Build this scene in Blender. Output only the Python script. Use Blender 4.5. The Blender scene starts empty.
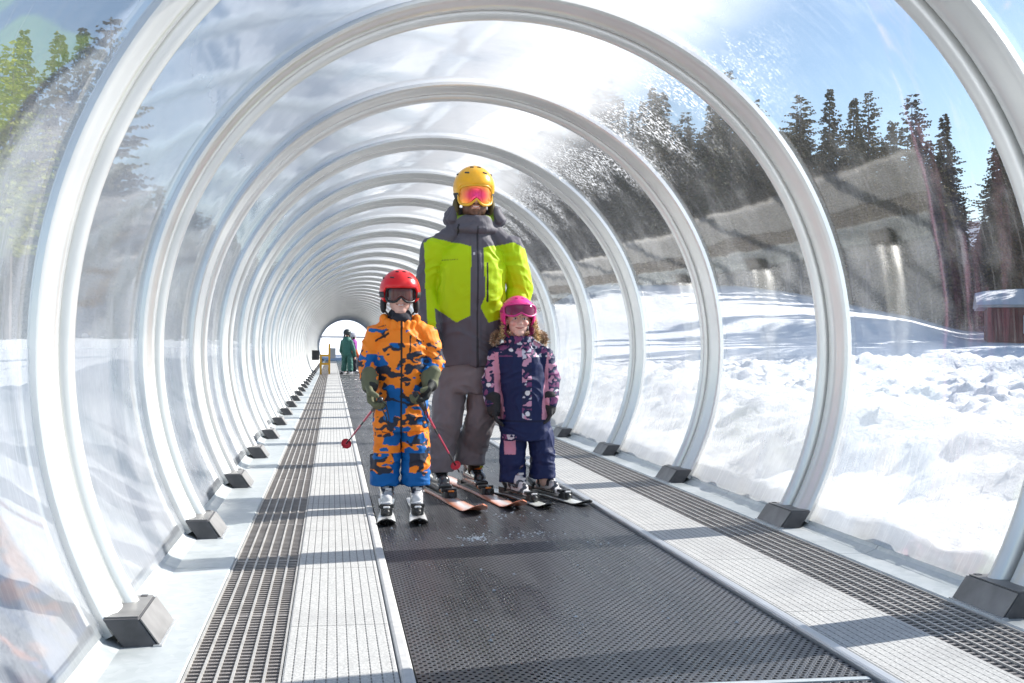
import bpy, bmesh, math, random
import numpy as np
from mathutils import Vector, Matrix, noise
rad = math.radians
S = bpy.context.scene
C = S.collection

# ------------------------------------------------------------------ camera
F_PX, YAW, PITCH, ROLL = 1150.0, 0.155, 0.005, 0.007
CAM = Vector((-0.835, 0.0, 0.885))
def ray(u, v):
    du, dv = u - 512, v - 341.5
    a = du * math.cos(ROLL) + dv * math.sin(ROLL)
    b = -du * math.sin(ROLL) + dv * math.cos(ROLL)
    X = a / F_PX; Z2 = -b / F_PX
    Y = math.cos(PITCH) - Z2 * math.sin(PITCH); Z = math.sin(PITCH) + Z2 * math.cos(PITCH)
    return Vector((X * math.cos(YAW) + Y * math.sin(YAW), -X * math.sin(YAW) + Y * math.cos(YAW), Z))
def P(u, v, D):
    d = ray(u, v)
    return CAM + d * (D / d.y)
fwd = ray(512, 341.5).normalized()
right = (ray(1512, 341.5) - ray(512, 341.5)).normalized()
up = right.cross(fwd).normalized()
cam = bpy.data.objects.new('camera', bpy.data.cameras.new('camera'))
C.objects.link(cam)
M = Matrix((right, up, -fwd)).transposed().to_4x4(); M.translation = CAM
cam.matrix_world = M
cam.data.sensor_width = 36; cam.data.lens = F_PX / 1024 * 36
cam.data.clip_start = 0.05; cam.data.clip_end = 20000
S.camera = cam

# ------------------------------------------------------------------ light
SUNDIR = Vector((1.5, 0.42, 1.0)).normalized()
w = bpy.data.worlds.new('World'); S.world = w; w.use_nodes = True
nt = w.node_tree; bgn = nt.nodes['Background']
sky = nt.nodes.new('ShaderNodeTexSky'); sky.sky_type = 'NISHITA'; sky.sun_disc = False
sky.sun_elevation = math.asin(SUNDIR.z); sky.sun_rotation = math.atan2(SUNDIR.x, SUNDIR.y)
sky.air_density = 1.0; sky.dust_density = 0.2; sky.ozone_density = 1.0
nt.links.new(sky.outputs[0], bgn.inputs[0]); bgn.inputs[1].default_value = 0.095
sl = bpy.data.lights.new('sun', 'SUN'); sl.energy = 5.0; sl.angle = rad(0.5); sl.color = (1.0, 0.96, 0.9)
so = bpy.data.objects.new('sun', sl); C.objects.link(so)
so.rotation_euler = SUNDIR.to_track_quat('Z', 'Y').to_euler()
S.view_settings.view_transform = 'Standard'; S.view_settings.look = 'None'
S.view_settings.gamma = 1; S.view_settings.exposure = 1.02
S.render.engine = 'CYCLES'
S.cycles.transparent_max_bounces = 24
S.cycles.max_bounces = 8; S.cycles.diffuse_bounces = 4; S.cycles.glossy_bounces = 4; S.cycles.transmission_bounces = 6
S.cycles.caustics_reflective = False; S.cycles.caustics_refractive = False
S.cycles.sample_clamp_indirect = 6

# ------------------------------------------------------------------ helpers
def tag(o, label=None, cat=None, group=None, kind=None):
    if label: o['label'] = label
    if cat: o['category'] = cat
    if group: o['group'] = group
    if kind: o['kind'] = kind
    return o
def empty(name, loc=(0, 0, 0), label=None, cat=None, group=None):
    o = bpy.data.objects.new(name, None); C.objects.link(o); o.location = loc
    o.empty_display_size = 0.1
    return tag(o, label, cat, group)
def link_mesh(name, me, mats, parent=None, smooth=True):
    for m in (mats if isinstance(mats, (list, tuple)) else [mats]): me.materials.append(m)
    if smooth: me.polygons.foreach_set('use_smooth', [True] * len(me.polygons))
    o = bpy.data.objects.new(name, me); C.objects.link(o)
    if parent is not None:
        o.parent = parent
    return o
def pm(name, verts, faces, mat, parent=None, smooth=False, world=True):
    me = bpy.data.meshes.new(name); me.from_pydata([tuple(v) for v in verts], [], faces); me.update()
    if parent is not None and world: me.transform(Matrix.Translation(-root_loc(parent)))
    return link_mesh(name, me, mat, parent, smooth)
def root_loc(o):
    v = Vector((0, 0, 0))
    while o is not None:
        v = v + Vector(o.location); o = o.parent
    return v
def box_vf(x0, x1, y0, y1, z0, z1, off=0):
    v = [(x0, y0, z0), (x1, y0, z0), (x1, y1, z0), (x0, y1, z0), (x0, y0, z1), (x1, y0, z1), (x1, y1, z1), (x0, y1, z1)]
    f = [(0, 3, 2, 1), (4, 5, 6, 7), (0, 1, 5, 4), (1, 2, 6, 5), (2, 3, 7, 6), (3, 0, 4, 7)]
    return v, [tuple(i + off for i in q) for q in f]
def boxes(name, lst, mat, parent=None, bevel=0.0):
    V, Fc = [], []
    for b in lst:
        v, f = box_vf(*b, off=len(V)); V += v; Fc += f
    o = pm(name, V, Fc, mat, parent)
    if bevel:
        m = o.modifiers.new('b', 'BEVEL'); m.width = bevel; m.segments = 2; m.limit_method = 'ANGLE'
    return o
def tube_vf(pts, radii, n=10, off=0, closed=False):
    pts = [Vector(p) for p in pts]; V = []; Fc = []
    m = len(pts); ref = None
    for i, p in enumerate(pts):
        if closed: t = pts[(i + 1) % m] - pts[i - 1]
        else: t = pts[min(i + 1, m - 1)] - pts[max(i - 1, 0)]
        t.normalize()
        if ref is None:
            ref = Vector((0, 0, 1)) if abs(t.z) < .9 else Vector((1, 0, 0))
        a = (ref - t * ref.dot(t)).normalized(); ref = a
        b = t.cross(a)
        r = radii[i] if isinstance(radii, (list, tuple)) else radii
        for k in range(n):
            an = 2 * math.pi * k / n
            V.append(p + a * (r * math.cos(an)) + b * (r * math.sin(an)))
    for i in range(m if closed else m - 1):
        j = (i + 1) % m
        for k in range(n):
            k2 = (k + 1) % n
            Fc.append((off + i * n + k, off + i * n + k2, off + j * n + k2, off + j * n + k))
    if not closed:
        Fc.append(tuple(off + k for k in reversed(range(n))))
        Fc.append(tuple(off + (m - 1) * n + k for k in range(n)))
    return V, Fc
def tube(name, pts, radii, mat, parent=None, n=10, closed=False):
    V, Fc = tube_vf(pts, radii, n, 0, closed)
    return pm(name, V, Fc, mat, parent, True)

# ------------------------------------------------------------------ materials
def new_mat(name):
    m = bpy.data.materials.new(name); m.use_nodes = True
    return m, m.node_tree, m.node_tree.nodes['Principled BSDF']
def mat(name, col, rough=.5, metal=0, noise_amt=0, scale=20, bump=0, bscale=60, spec=.5, coat=0):
    m, t, b = new_mat(name)
    b.inputs['Base Color'].default_value = (*col, 1); b.inputs['Roughness'].default_value = rough
    b.inputs['Metallic'].default_value = metal; b.inputs['Specular IOR Level'].default_value = spec
    b.inputs['Coat Weight'].default_value = coat
    tc = t.nodes.new('ShaderNodeTexCoord')
    if noise_amt:
        n = t.nodes.new('ShaderNodeTexNoise'); n.inputs['Scale'].default_value = scale; n.inputs['Detail'].default_value = 5
        t.links.new(tc.outputs['Object'], n.inputs['Vector'])
        r = t.nodes.new('ShaderNodeMapRange'); r.inputs['From Min'].default_value = .3; r.inputs['From Max'].default_value = .7
        r.inputs['To Min'].default_value = 1 - noise_amt; r.inputs['To Max'].default_value = 1 + noise_amt
        t.links.new(n.outputs['Fac'], r.inputs['Value'])
        mx = t.nodes.new('ShaderNodeVectorMath'); mx.operation = 'SCALE'; mx.inputs[0].default_value = col
        t.links.new(r.outputs[0], mx.inputs['Scale']); t.links.new(mx.outputs[0], b.inputs['Base Color'])
    if bump:
        n2 = t.nodes.new('ShaderNodeTexNoise'); n2.inputs['Scale'].default_value = bscale; n2.inputs['Detail'].default_value = 6
        t.links.new(tc.outputs['Object'], n2.inputs['Vector'])
        bp = t.nodes.new('ShaderNodeBump'); bp.inputs['Strength'].default_value = bump; bp.inputs['Distance'].default_value = .01
        t.links.new(n2.outputs['Fac'], bp.inputs['Height']); t.links.new(bp.outputs[0], b.inputs['Normal'])
    return m
def vc_mat(name, rough=.6, metal=0, spec=.4, bump=.15, bscale=300, coat=0, sheen=0):
    m, t, b = new_mat(name)
    a = t.nodes.new('ShaderNodeVertexColor'); a.layer_name = 'Col'
    t.links.new(a.outputs[0], b.inputs['Base Color'])
    b.inputs['Roughness'].default_value = rough; b.inputs['Metallic'].default_value = metal
    b.inputs['Specular IOR Level'].default_value = spec; b.inputs['Coat Weight'].default_value = coat
    b.inputs['Sheen Weight'].default_value = sheen
    if bump:
        tc = t.nodes.new('ShaderNodeTexCoord')
        n2 = t.nodes.new('ShaderNodeTexNoise'); n2.inputs['Scale'].default_value = bscale; n2.inputs['Detail'].default_value = 3
        t.links.new(tc.outputs['Object'], n2.inputs['Vector'])
        bp = t.nodes.new('ShaderNodeBump'); bp.inputs['Strength'].default_value = bump; bp.inputs['Distance'].default_value = .003
        t.links.new(n2.outputs['Fac'], bp.inputs['Height']); t.links.new(bp.outputs[0], b.inputs['Normal'])
    return m
def math_node(t, op, a=None, b=None, c=None):
    n = t.nodes.new('ShaderNodeMath'); n.operation = op
    for i, x in enumerate((a, b, c)):
        if x is None: continue
        if isinstance(x, (int, float)): n.inputs[i].default_value = x
        else: t.links.new(x, n.inputs[i])
    return n.outputs[0]
def maprange(t, x, a, b, c=0., d=1., smooth=True):
    n = t.nodes.new('ShaderNodeMapRange'); n.interpolation_type = 'SMOOTHSTEP' if smooth else 'LINEAR'
    t.links.new(x, n.inputs['Value'])
    for k, v in zip(('From Min', 'From Max', 'To Min', 'To Max'), (a, b, c, d)): n.inputs[k].default_value = v
    return n.outputs[0]
def mixcol(t, f, a, b):
    n = t.nodes.new('ShaderNodeMix'); n.data_type = 'RGBA'
    if isinstance(f, (int, float)): n.inputs[0].default_value = f
    else: t.links.new(f, n.inputs[0])
    for s, v in ((6, a), (7, b)):
        if isinstance(v, tuple): n.inputs[s].default_value = (*v, 1)
        else: t.links.new(v, n.inputs[s])
    return n.outputs[2]
def noise_node(t, vec, scale, detail=4, rough=.5, vscale=None):
    if vscale:
        mp = t.nodes.new('ShaderNodeMapping'); mp.inputs['Scale'].default_value = vscale
        t.links.new(vec, mp.inputs['Vector']); vec = mp.outputs[0]
    n = t.nodes.new('ShaderNodeTexNoise'); n.inputs['Scale'].default_value = scale
    n.inputs['Detail'].default_value = detail; n.inputs['Roughness'].default_value = rough
    t.links.new(vec, n.inputs['Vector']); return n.outputs['Fac']
def bumpn(t, h, strength, dist, b, normal=None):
    bp = t.nodes.new('ShaderNodeBump'); bp.inputs['Strength'].default_value = strength; bp.inputs['Distance'].default_value = dist
    t.links.new(h, bp.inputs['Height'])
    if normal is not None: t.links.new(normal, bp.inputs['Normal'])
    t.links.new(bp.outputs[0], b.inputs['Normal']); return bp.outputs[0]

# snow
def snow_material():
    m, t, b = new_mat('snow')
    tc = t.nodes.new('ShaderNodeTexCoord'); o = tc.outputs['Object']
    n1 = noise_node(t, o, .6, 4)
    col = mixcol(t, maprange(t, n1, .35, .65), (.80, .82, .85), (.87, .88, .89))
    t.links.new(col, b.inputs['Base Color'])
    b.inputs['Roughness'].default_value = .75; b.inputs['Specular IOR Level'].default_value = .25
    n2 = noise_node(t, o, 9, 8, .7); n3 = noise_node(t, o, 1.8, 5, .6)
    h = math_node(t, 'ADD', math_node(t, 'MULTIPLY', n2, .45), n3)
    bumpn(t, h, .8, .13, b)
    return m
SNOW = snow_material()

# belt: black rubber with staggered dimples
def belt_material():
    m, t, b = new_mat('belt_rubber')
    tc = t.nodes.new('ShaderNodeTexCoord'); sp = t.nodes.new('ShaderNodeSeparateXYZ')
    t.links.new(tc.outputs['Object'], sp.inputs[0])
    p = .0255
    x = math_node(t, 'DIVIDE', sp.outputs[0], p); y = math_node(t, 'DIVIDE', sp.outputs[1], p * .8)
    row = math_node(t, 'FLOOR', y)
    x2 = math_node(t, 'ADD', x, math_node(t, 'MULTIPLY', math_node(t, 'MODULO', row, 2.), .5))
    fx = math_node(t, 'SUBTRACT', math_node(t, 'FRACT', x2), .5); fy = math_node(t, 'SUBTRACT', math_node(t, 'FRACT', y), .5)
    fy = math_node(t, 'MULTIPLY', fy, .8)
    d = math_node(t, 'SQRT', math_node(t, 'ADD', math_node(t, 'MULTIPLY', fx, fx), math_node(t, 'MULTIPLY', fy, fy)))
    dot = maprange(t, d, .17, .25, 1, 0)
    rim_ = math_node(t, 'MULTIPLY', maprange(t, d, .25, .32), maprange(t, d, .34, .42, 1, 0))
    n1 = noise_node(t, tc.outputs['Object'], 2.2, 5, .6, (1, .35, 1))
    n2 = noise_node(t, tc.outputs['Object'], 30, 4)
    base = mixcol(t, maprange(t, n1, .3, .75), (.030, .031, .035), (.064, .064, .070))
    col = mixcol(t, dot, base, (.003, .003, .003))
    t.links.new(col, b.inputs['Base Color'])
    ns = noise_node(t, tc.outputs['Object'], 1.1, 6, .7, (14, .5, 1))
    t.links.new(math_node(t, 'ADD', maprange(t, n1, .35, .65, .24, .42), maprange(t, ns, .4, .7, -.05, .10)), b.inputs['Roughness'])
    col = mixcol(t, maprange(t, ns, .58, .75, 0, .08), col, (.25, .25, .26)); t.links.new(col, b.inputs['Base Color'])
    t.links.new(math_node(t, 'MULTIPLY', math_node(t, 'SUBTRACT', 1., dot), .8), b.inputs['Specular IOR Level'])
    h = math_node(t, 'ADD', math_node(t, 'MULTIPLY', dot, -1.), math_node(t, 'MULTIPLY', rim_, .18))
    bumpn(t, h, 1., .005, b)
    return m
def strip_material():
    m, t, b = new_mat('grit_panel')
    tc = t.nodes.new('ShaderNodeTexCoord'); sp = t.nodes.new('ShaderNodeSeparateXYZ')
    t.links.new(tc.outputs['Object'], sp.inputs[0])
    ax = math_node(t, 'ABSOLUTE', sp.outputs[0])
    g = math_node(t, 'ABSOLUTE', math_node(t, 'SUBTRACT', math_node(t, 'FRACT', math_node(t, 'DIVIDE', math_node(t, 'SUBTRACT', ax, .668), .0295)), .5))
    line = maprange(t, g, .40, .47)
    dash = maprange(t, math_node(t, 'ABSOLUTE', math_node(t, 'SUBTRACT', math_node(t, 'FRACT', math_node(t, 'DIVIDE', sp.outputs[1], .03)), .5)), .0, .42, 1., .45)
    line = math_node(t, 'MULTIPLY', line, dash)
    jy = math_node(t, 'ABSOLUTE', math_node(t, 'SUBTRACT', math_node(t, 'FRACT', math_node(t, 'DIVIDE', math_node(t, 'ADD', sp.outputs[1], .12), .94)), .5))
    joint = maprange(t, jy, .4965, .4985)
    n1 = noise_node(t, tc.outputs['Object'], 140, 3, .7); n2 = noise_node(t, tc.outputs['Object'], 3, 5, .6)
    base = mixcol(t, maprange(t, n1, .35, .65), (.40, .395, .375), (.60, .59, .565))
    base = mixcol(t, maprange(t, n2, .45, .75, 0, .5), base, (.36, .35, .34))
    col = mixcol(t, line, base, (.07, .07, .07))
    col = mixcol(t, joint, col, (.10, .10, .10))
    t.links.new(col, b.inputs['Base Color']); b.inputs['Roughness'].default_value = .7
    h = math_node(t, 'ADD', math_node(t, 'MULTIPLY', n1, .5), math_node(t, 'MULTIPLY', line, -1.))
    bumpn(t, h, .5, .004, b)
    return m
def galv_material():
    m, t, b = new_mat('galvanised_sheet')
    tc = t.nodes.new('ShaderNodeTexCoord'); o = tc.outputs['Object']
    v = t.nodes.new('ShaderNodeTexVoronoi'); v.inputs['Scale'].default_value = 35; t.links.new(o, v.inputs['Vector'])
    n2 = noise_node(t, o, 2.5, 5, .6)
    base = mixcol(t, v.outputs['Color'], (.50, .54, .54), (.60, .63, .63))
    col = mixcol(t, maprange(t, n2, .5, .72, 0, .6), base, (.70, .72, .74))
    t.links.new(col, b.inputs['Base Color']); b.inputs['Metallic'].default_value = .35
    t.links.new(maprange(t, n2, .3, .7, .35, .6), b.inputs['Roughness'])
    return m
def skin_material():
    """clear polycarbonate sheet: transparent, a sharp reflection, and worn or frosted patches that scatter light, plus haze added low down"""
    m = bpy.data.materials.new('clear_sheet'); m.use_nodes = True; t = m.node_tree
    for n in list(t.nodes): t.nodes.remove(n)
    out = t.nodes.new('ShaderNodeOutputMaterial')
    ge = t.nodes.new('ShaderNodeNewGeometry'); sp = t.nodes.new('ShaderNodeSeparateXYZ')
    t.links.new(ge.outputs['Position'], sp.inputs[0]); pos = ge.outputs['Position']
    x, y, z = sp.outputs
    th = math_node(t, 'ARCTAN2', math_node(t, 'SUBTRACT', z, .87), x)       # 0 right, pi/2 top, pi left
    cv = t.nodes.new('ShaderNodeCombineXYZ'); t.links.new(th, cv.inputs[0]); t.links.new(y, cv.inputs[1])
    uv = cv.outputs[0]
    lay = maprange(t, y, 4.2, 6.2)                                           # the bay over the camera is cleaner
    top = math_node(t, 'MULTIPLY', maprange(t, th, .9, 1.35), maprange(t, th, 2.15, 2.7, 1, 0))
    big = noise_node(t, uv, 1.3, 5, .6, (1.6, 1, 1))
    topf = math_node(t, 'MULTIPLY', top, maprange(t, big, .25, .62, .35, 1.0))
    topf = math_node(t, 'MULTIPLY', topf, maprange(t, y, 3.4, 4.6, .06, 1))
    scr = noise_node(t, uv, 5, 6, .75, (1, 9, 1))                            # scratches round the hoop
    scr2 = noise_node(t, uv, 22, 4, .7, (.5, 3, 1))
    dust = noise_node(t, pos, 2.2, 6, .65)
    left = maprange(t, th, 1.9, 2.9)
    lowl = math_node(t, 'MAXIMUM', maprange(t, math_node(t, 'ABSOLUTE', math_node(t, 'SUBTRACT', th, 1.571)), 1.45, 2.1), 0.)
    base = maprange(t, scr, .48, .78, .02, .15)
    base = math_node(t, 'ADD', base, maprange(t, scr2, .58, .75, 0, .10))
    base = math_node(t, 'ADD', base, maprange(t, dust, .45, .75, 0, .13))
    base = math_node(t, 'ADD', base, math_node(t, 'MULTIPLY', left, .09))
    base = math_node(t, 'ADD', base, math_node(t, 'MULTIPLY', lowl, math_node(t, 'ADD', .20, math_node(t, 'MULTIPLY', left, .34))))  # lower sheet milky; haze also added to whiten the shaded banks behind
    base = math_node(t, 'ADD', base, math_node(t, 'MULTIPLY', math_node(t, 'MULTIPLY', lowl, left), maprange(t, y, 3.0, 3.7, .40, 0)))  # extra haze added low on the left to mute an orange reflection
    # frost and blown snow sticking high on the right flank
    fr = noise_node(t, pos, 42, 6, .8)
    frb = noise_node(t, uv, 1.7, 4, .6, (1.4, 1, 1))
    frm = math_node(t, 'MULTIPLY', math_node(t, 'MULTIPLY', maprange(t, th, .62, .92), maprange(t, th, 1.2, 1.6, 1, .25)), maprange(t, frb, .42, .58))
    frost = math_node(t, 'MULTIPLY', math_node(t, 'MULTIPLY', frm, maprange(t, fr, .49, .62, 0, .75)), lay)
    clean = math_node(t, 'MULTIPLY', maprange(t, th, .75, 1.1, 1, 0), maprange(t, th, -.15, .1))
    base = math_node(t, 'MULTIPLY', base, math_node(t, 'SUBTRACT', 1., math_node(t, 'MULTIPLY', clean, .72)))
    h = math_node(t, 'MAXIMUM', math_node(t, 'MAXIMUM', base, math_node(t, 'MULTIPLY', topf, .74)), frost)
    # thicker optical path at a slant
    lw = t.nodes.new('ShaderNodeLayerWeight'); lw.inputs[0].default_value = .5
    cosv = math_node(t, 'MAXIMUM', math_node(t, 'SUBTRACT', 1., lw.outputs['Facing']), .14)
    keep = math_node(t, 'POWER', math_node(t, 'SUBTRACT', 1., math_node(t, 'MINIMUM', h, .93)), math_node(t, 'POWER', math_node(t, 'DIVIDE', 1., cosv), .75))
    haze = math_node(t, 'SUBTRACT', 1., keep)
    tr = t.nodes.new('ShaderNodeBsdfTransparent'); tr.inputs[0].default_value = (.97, .98, .99, 1)
    di = t.nodes.new('ShaderNodeBsdfDiffuse'); di.inputs[0].default_value = (.93, .94, .95, 1)
    tl = t.nodes.new('ShaderNodeBsdfTranslucent'); tl.inputs[0].default_value = (.93, .94, .95, 1)
    m1 = t.nodes.new('ShaderNodeMixShader'); m1.inputs[0].default_value = .78
    t.links.new(di.outputs[0], m1.inputs[1]); t.links.new(tl.outputs[0], m1.inputs[2])
    m2 = t.nodes.new('ShaderNodeMixShader'); t.links.new(haze, m2.inputs[0])
    t.links.new(tr.outputs[0], m2.inputs[1]); t.links.new(m1.outputs[0], m2.inputs[2])
    gl = t.nodes.new('ShaderNodeBsdfGlossy'); gl.inputs['Roughness'].default_value = .035
    wob = noise_node(t, uv, 1.6, 2, .4, (3, 1.2, 1))
    bp = t.nodes.new('ShaderNodeBump'); bp.inputs['Strength'].default_value = .06; bp.inputs['Distance'].default_value = .02
    t.links.new(wob, bp.inputs['Height']); t.links.new(bp.outputs[0], gl.inputs['Normal'])
    sch = math_node(t, 'POWER', lw.outputs['Facing'], 3.6)
    ff = math_node(t, 'MINIMUM', math_node(t, 'ADD', math_node(t, 'MULTIPLY', sch, 1.), .13), .66)
    m3 = t.nodes.new('ShaderNodeMixShader'); t.links.new(ff, m3.inputs[0])
    t.links.new(m2.outputs[0], m3.inputs[1]); t.links.new(gl.outputs[0], m3.inputs[2])
    t.links.new(m3.outputs[0], out.inputs['Surface'])
    return m
BELT = belt_material(); STRIP = strip_material(); GALV = galv_material(); CLEAR = skin_material()
HOOP = mat('hoop_aluminium', (.84, .835, .80), .27, .4, .05, 3, .03, 8)
RUBBER = mat('dark_gasket', (.025, .028, .03), .6)
FOOT = mat('foot_plate_rubber', (.085, .085, .09), .55, .1, .3, 14, .12, 40)
PLATE = mat('dull_steel_plate', (.24, .235, .23), .5, .2, .25, 9, .05, 30)
RIM = mat('edge_rim_metal', (.55, .56, .57), .35, .5, .08, 6)
PAN = mat('dark_pan', (.02, .02, .022), .7, 0, .3, 5)
GRATE = mat('grating_bar', (.32, .29, .27), .5, .3, .2, 9)
GRATE_L = mat('grating_rail', (.50, .48, .45), .5, .3, .15, 9)

# ------------------------------------------------------------------ terrain
ZC, RI, RS = 0.87, 1.60, 1.70
def fbm(x, y, s, o=4):
    return noise.fractal(Vector((x * s, y * s, 3.7)), 1.0, 2.0, o)
def sstep(a, b, x):
    t = min(1, max(0, (x - a) / (b - a))); return t * t * (3 - 2 * t)
def ground(x, y):
    side = 1 if x > 0 else -1
    ax = abs(x)
    if ax < 1.47 and y < 71.8: return -.30 + .0 * x
    dist = math.hypot(x + .82, y)
    if side > 0:
        az = math.degrees(math.atan2(x + .82, max(y, .01)))
        base = float(np.interp(dist, (0, 6, 20, 31, 46, 60, 75, 110, 150), (.12, .11, .36, .55, 1.70, 2.1, 2.7, 5, 6)))
        base -= .55 * sstep(27.5, 31, az) * sstep(33, 46, dist)
        base += 2.2 * (1 - sstep(19, 31, az)) * sstep(46, 72, dist)
        ah = sstep(5, 14, az); base = base * ah + .15 * (1 - ah)
    else:
        az = math.degrees(math.atan2(-x, max(y, .01)))
        base = .12 + (.9 * sstep(14, 60, dist) + 1.5 * sstep(50, 120, dist)) * sstep(0, 10, az)
    base += 26 * sstep(110, 700, dist)
    z = base + .07 * fbm(x, y, .25) + .30 * fbm(x, y, .045, 3) * sstep(15, 50, dist)
    if side > 0:
        lump = sstep(3.6, 6.5, ax) * sstep(7.5, 11, dist) * (1 - sstep(24, 32, dist))
        if lump > 0:
            z += lump * (.18 * fbm(x, y, 1.1, 4) + .15 * (abs(fbm(x + 9, y, 2.1, 3)) - .3) + .09 * noise.noise(Vector((x * 5, y * 5, 1))))
        def bk(c, hh, wn, wf):
            t_ = dist - c
            return hh * math.exp(-(t_ / (wn if t_ < 0 else wf)) ** 2) * sstep(6, 12, x)
        z += bk(24 + 3 * fbm(x, y, .07, 2), .22, .8, 4) + bk(31 + 3 * fbm(x, y, .06, 2), .30, .9, 3) + bk(46 + 4 * fbm(x + 40, y, .04, 2), .40 * (1 - .8 * sstep(27, 31, az)), 1.5, 6)
    else:
        z += sstep(3, 6, ax) * .05 * fbm(x, y, 1.2, 4)
    # ploughed bank along the tunnel
    if side > 0:
        hb = .37 + .12 * fbm(0, y, .5, 3) + .10 * math.exp(-((y - 6.7) / .9) ** 2)
        cx = 2.9 - .5 * math.exp(-((y - 6.9) / .8) ** 2)
        wd = 1.1 if ax > cx else .85 - .25 * math.exp(-((y - 6.9) / .8) ** 2)
    else:
        hb = .55 + .12 * fbm(5, y, .5, 3); cx = 2.6; wd = 1.4 if ax > cx else .75
    bank = hb * math.exp(-((ax - cx) / wd) ** 2)
    bank *= 1 + .18 * fbm(x, y, 2.3, 4)
    bank += (.035 * fbm(x, y, 5, 4) + .03 * max(0, fbm(x, y, 8, 2))) * (1 - sstep(3.5, 5, ax))
    if y > 72.5: bank *= .2
    z = z - .08 * (1 - sstep(2.5, 4.5, ax)) + bank
    if ax < 1.74 and y < 71.8:
        lim = ZC - math.sqrt(max(0, 1.745 ** 2 - ax * ax)) - .0
        z = min(z, lim)
        if ax < 1.52: z = min(z, -.012)
    return z
def axis_vals(fine0, fine1, step, far, grow=1.07):
    v = [fine0]; 
    while v[-1] < fine1: v.append(v[-1] + step)
    s = step
    while v[-1] < far: s *= grow; v.append(v[-1] + s)
    return v
xp = axis_vals(1.455, 7, .06, 1600, 1.022)
xs = [-a for a in reversed(axis_vals(1.455, 5, .07, 1600, 1.05))] + [-1.3, 1.3] + xp
yp = axis_vals(2.0, 16, .08, 2500, 1.022)
ys = [-1500, -500, -150, -50, -20, -10, -5, -2, 0, 1] + yp
V = [(x, y, ground(x, y)) for y in ys for x in xs]
nx = len(xs)
Fc = [(j * nx + i, j * nx + i + 1, (j + 1) * nx + i + 1, (j + 1) * nx + i) for j in range(len(ys) - 1) for i in range(nx - 1)]
tag(pm('snow_ground', V, Fc, SNOW, None, True), 'bright sunlit snow field with trampled lumps and ploughed banks on both sides of the tunnel', kind='structure')

# distant hill line
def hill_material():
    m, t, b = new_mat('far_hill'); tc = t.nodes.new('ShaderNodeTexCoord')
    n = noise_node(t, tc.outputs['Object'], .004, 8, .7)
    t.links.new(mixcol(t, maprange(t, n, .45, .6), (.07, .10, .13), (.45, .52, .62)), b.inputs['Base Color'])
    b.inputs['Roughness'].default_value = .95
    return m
V, Fc = [], []
NA = 90
for i in range(NA + 1):
    az = rad(-50 + 130 * i / NA)
    hgt = 330 + 130 * noise.fractal(Vector((i * .12, 5, 0)), 1, 2, 4)
    hgt *= max(sstep(12, 26, math.degrees(az)), .25 * sstep(8, 20, -math.degrees(az)))
    for r, k in ((2300, 0), (2700, .55), (3100, .93), (3300, 1.0), (3900, .3)):
        V.append((r * math.sin(az), r * math.cos(az), hgt * k + 15 * noise.noise(Vector((i * .5, r * .01, 0))) * (k > 0)))
for i in range(NA):
    for k in range(4):
        Fc.append((i * 5 + k, (i + 1) * 5 + k, (i + 1) * 5 + k + 1, i * 5 + k + 1))
tag(pm('hills', V, Fc, hill_material(), None, True), 'distant bluish hill ridge behind the forest', kind='structure')

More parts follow.
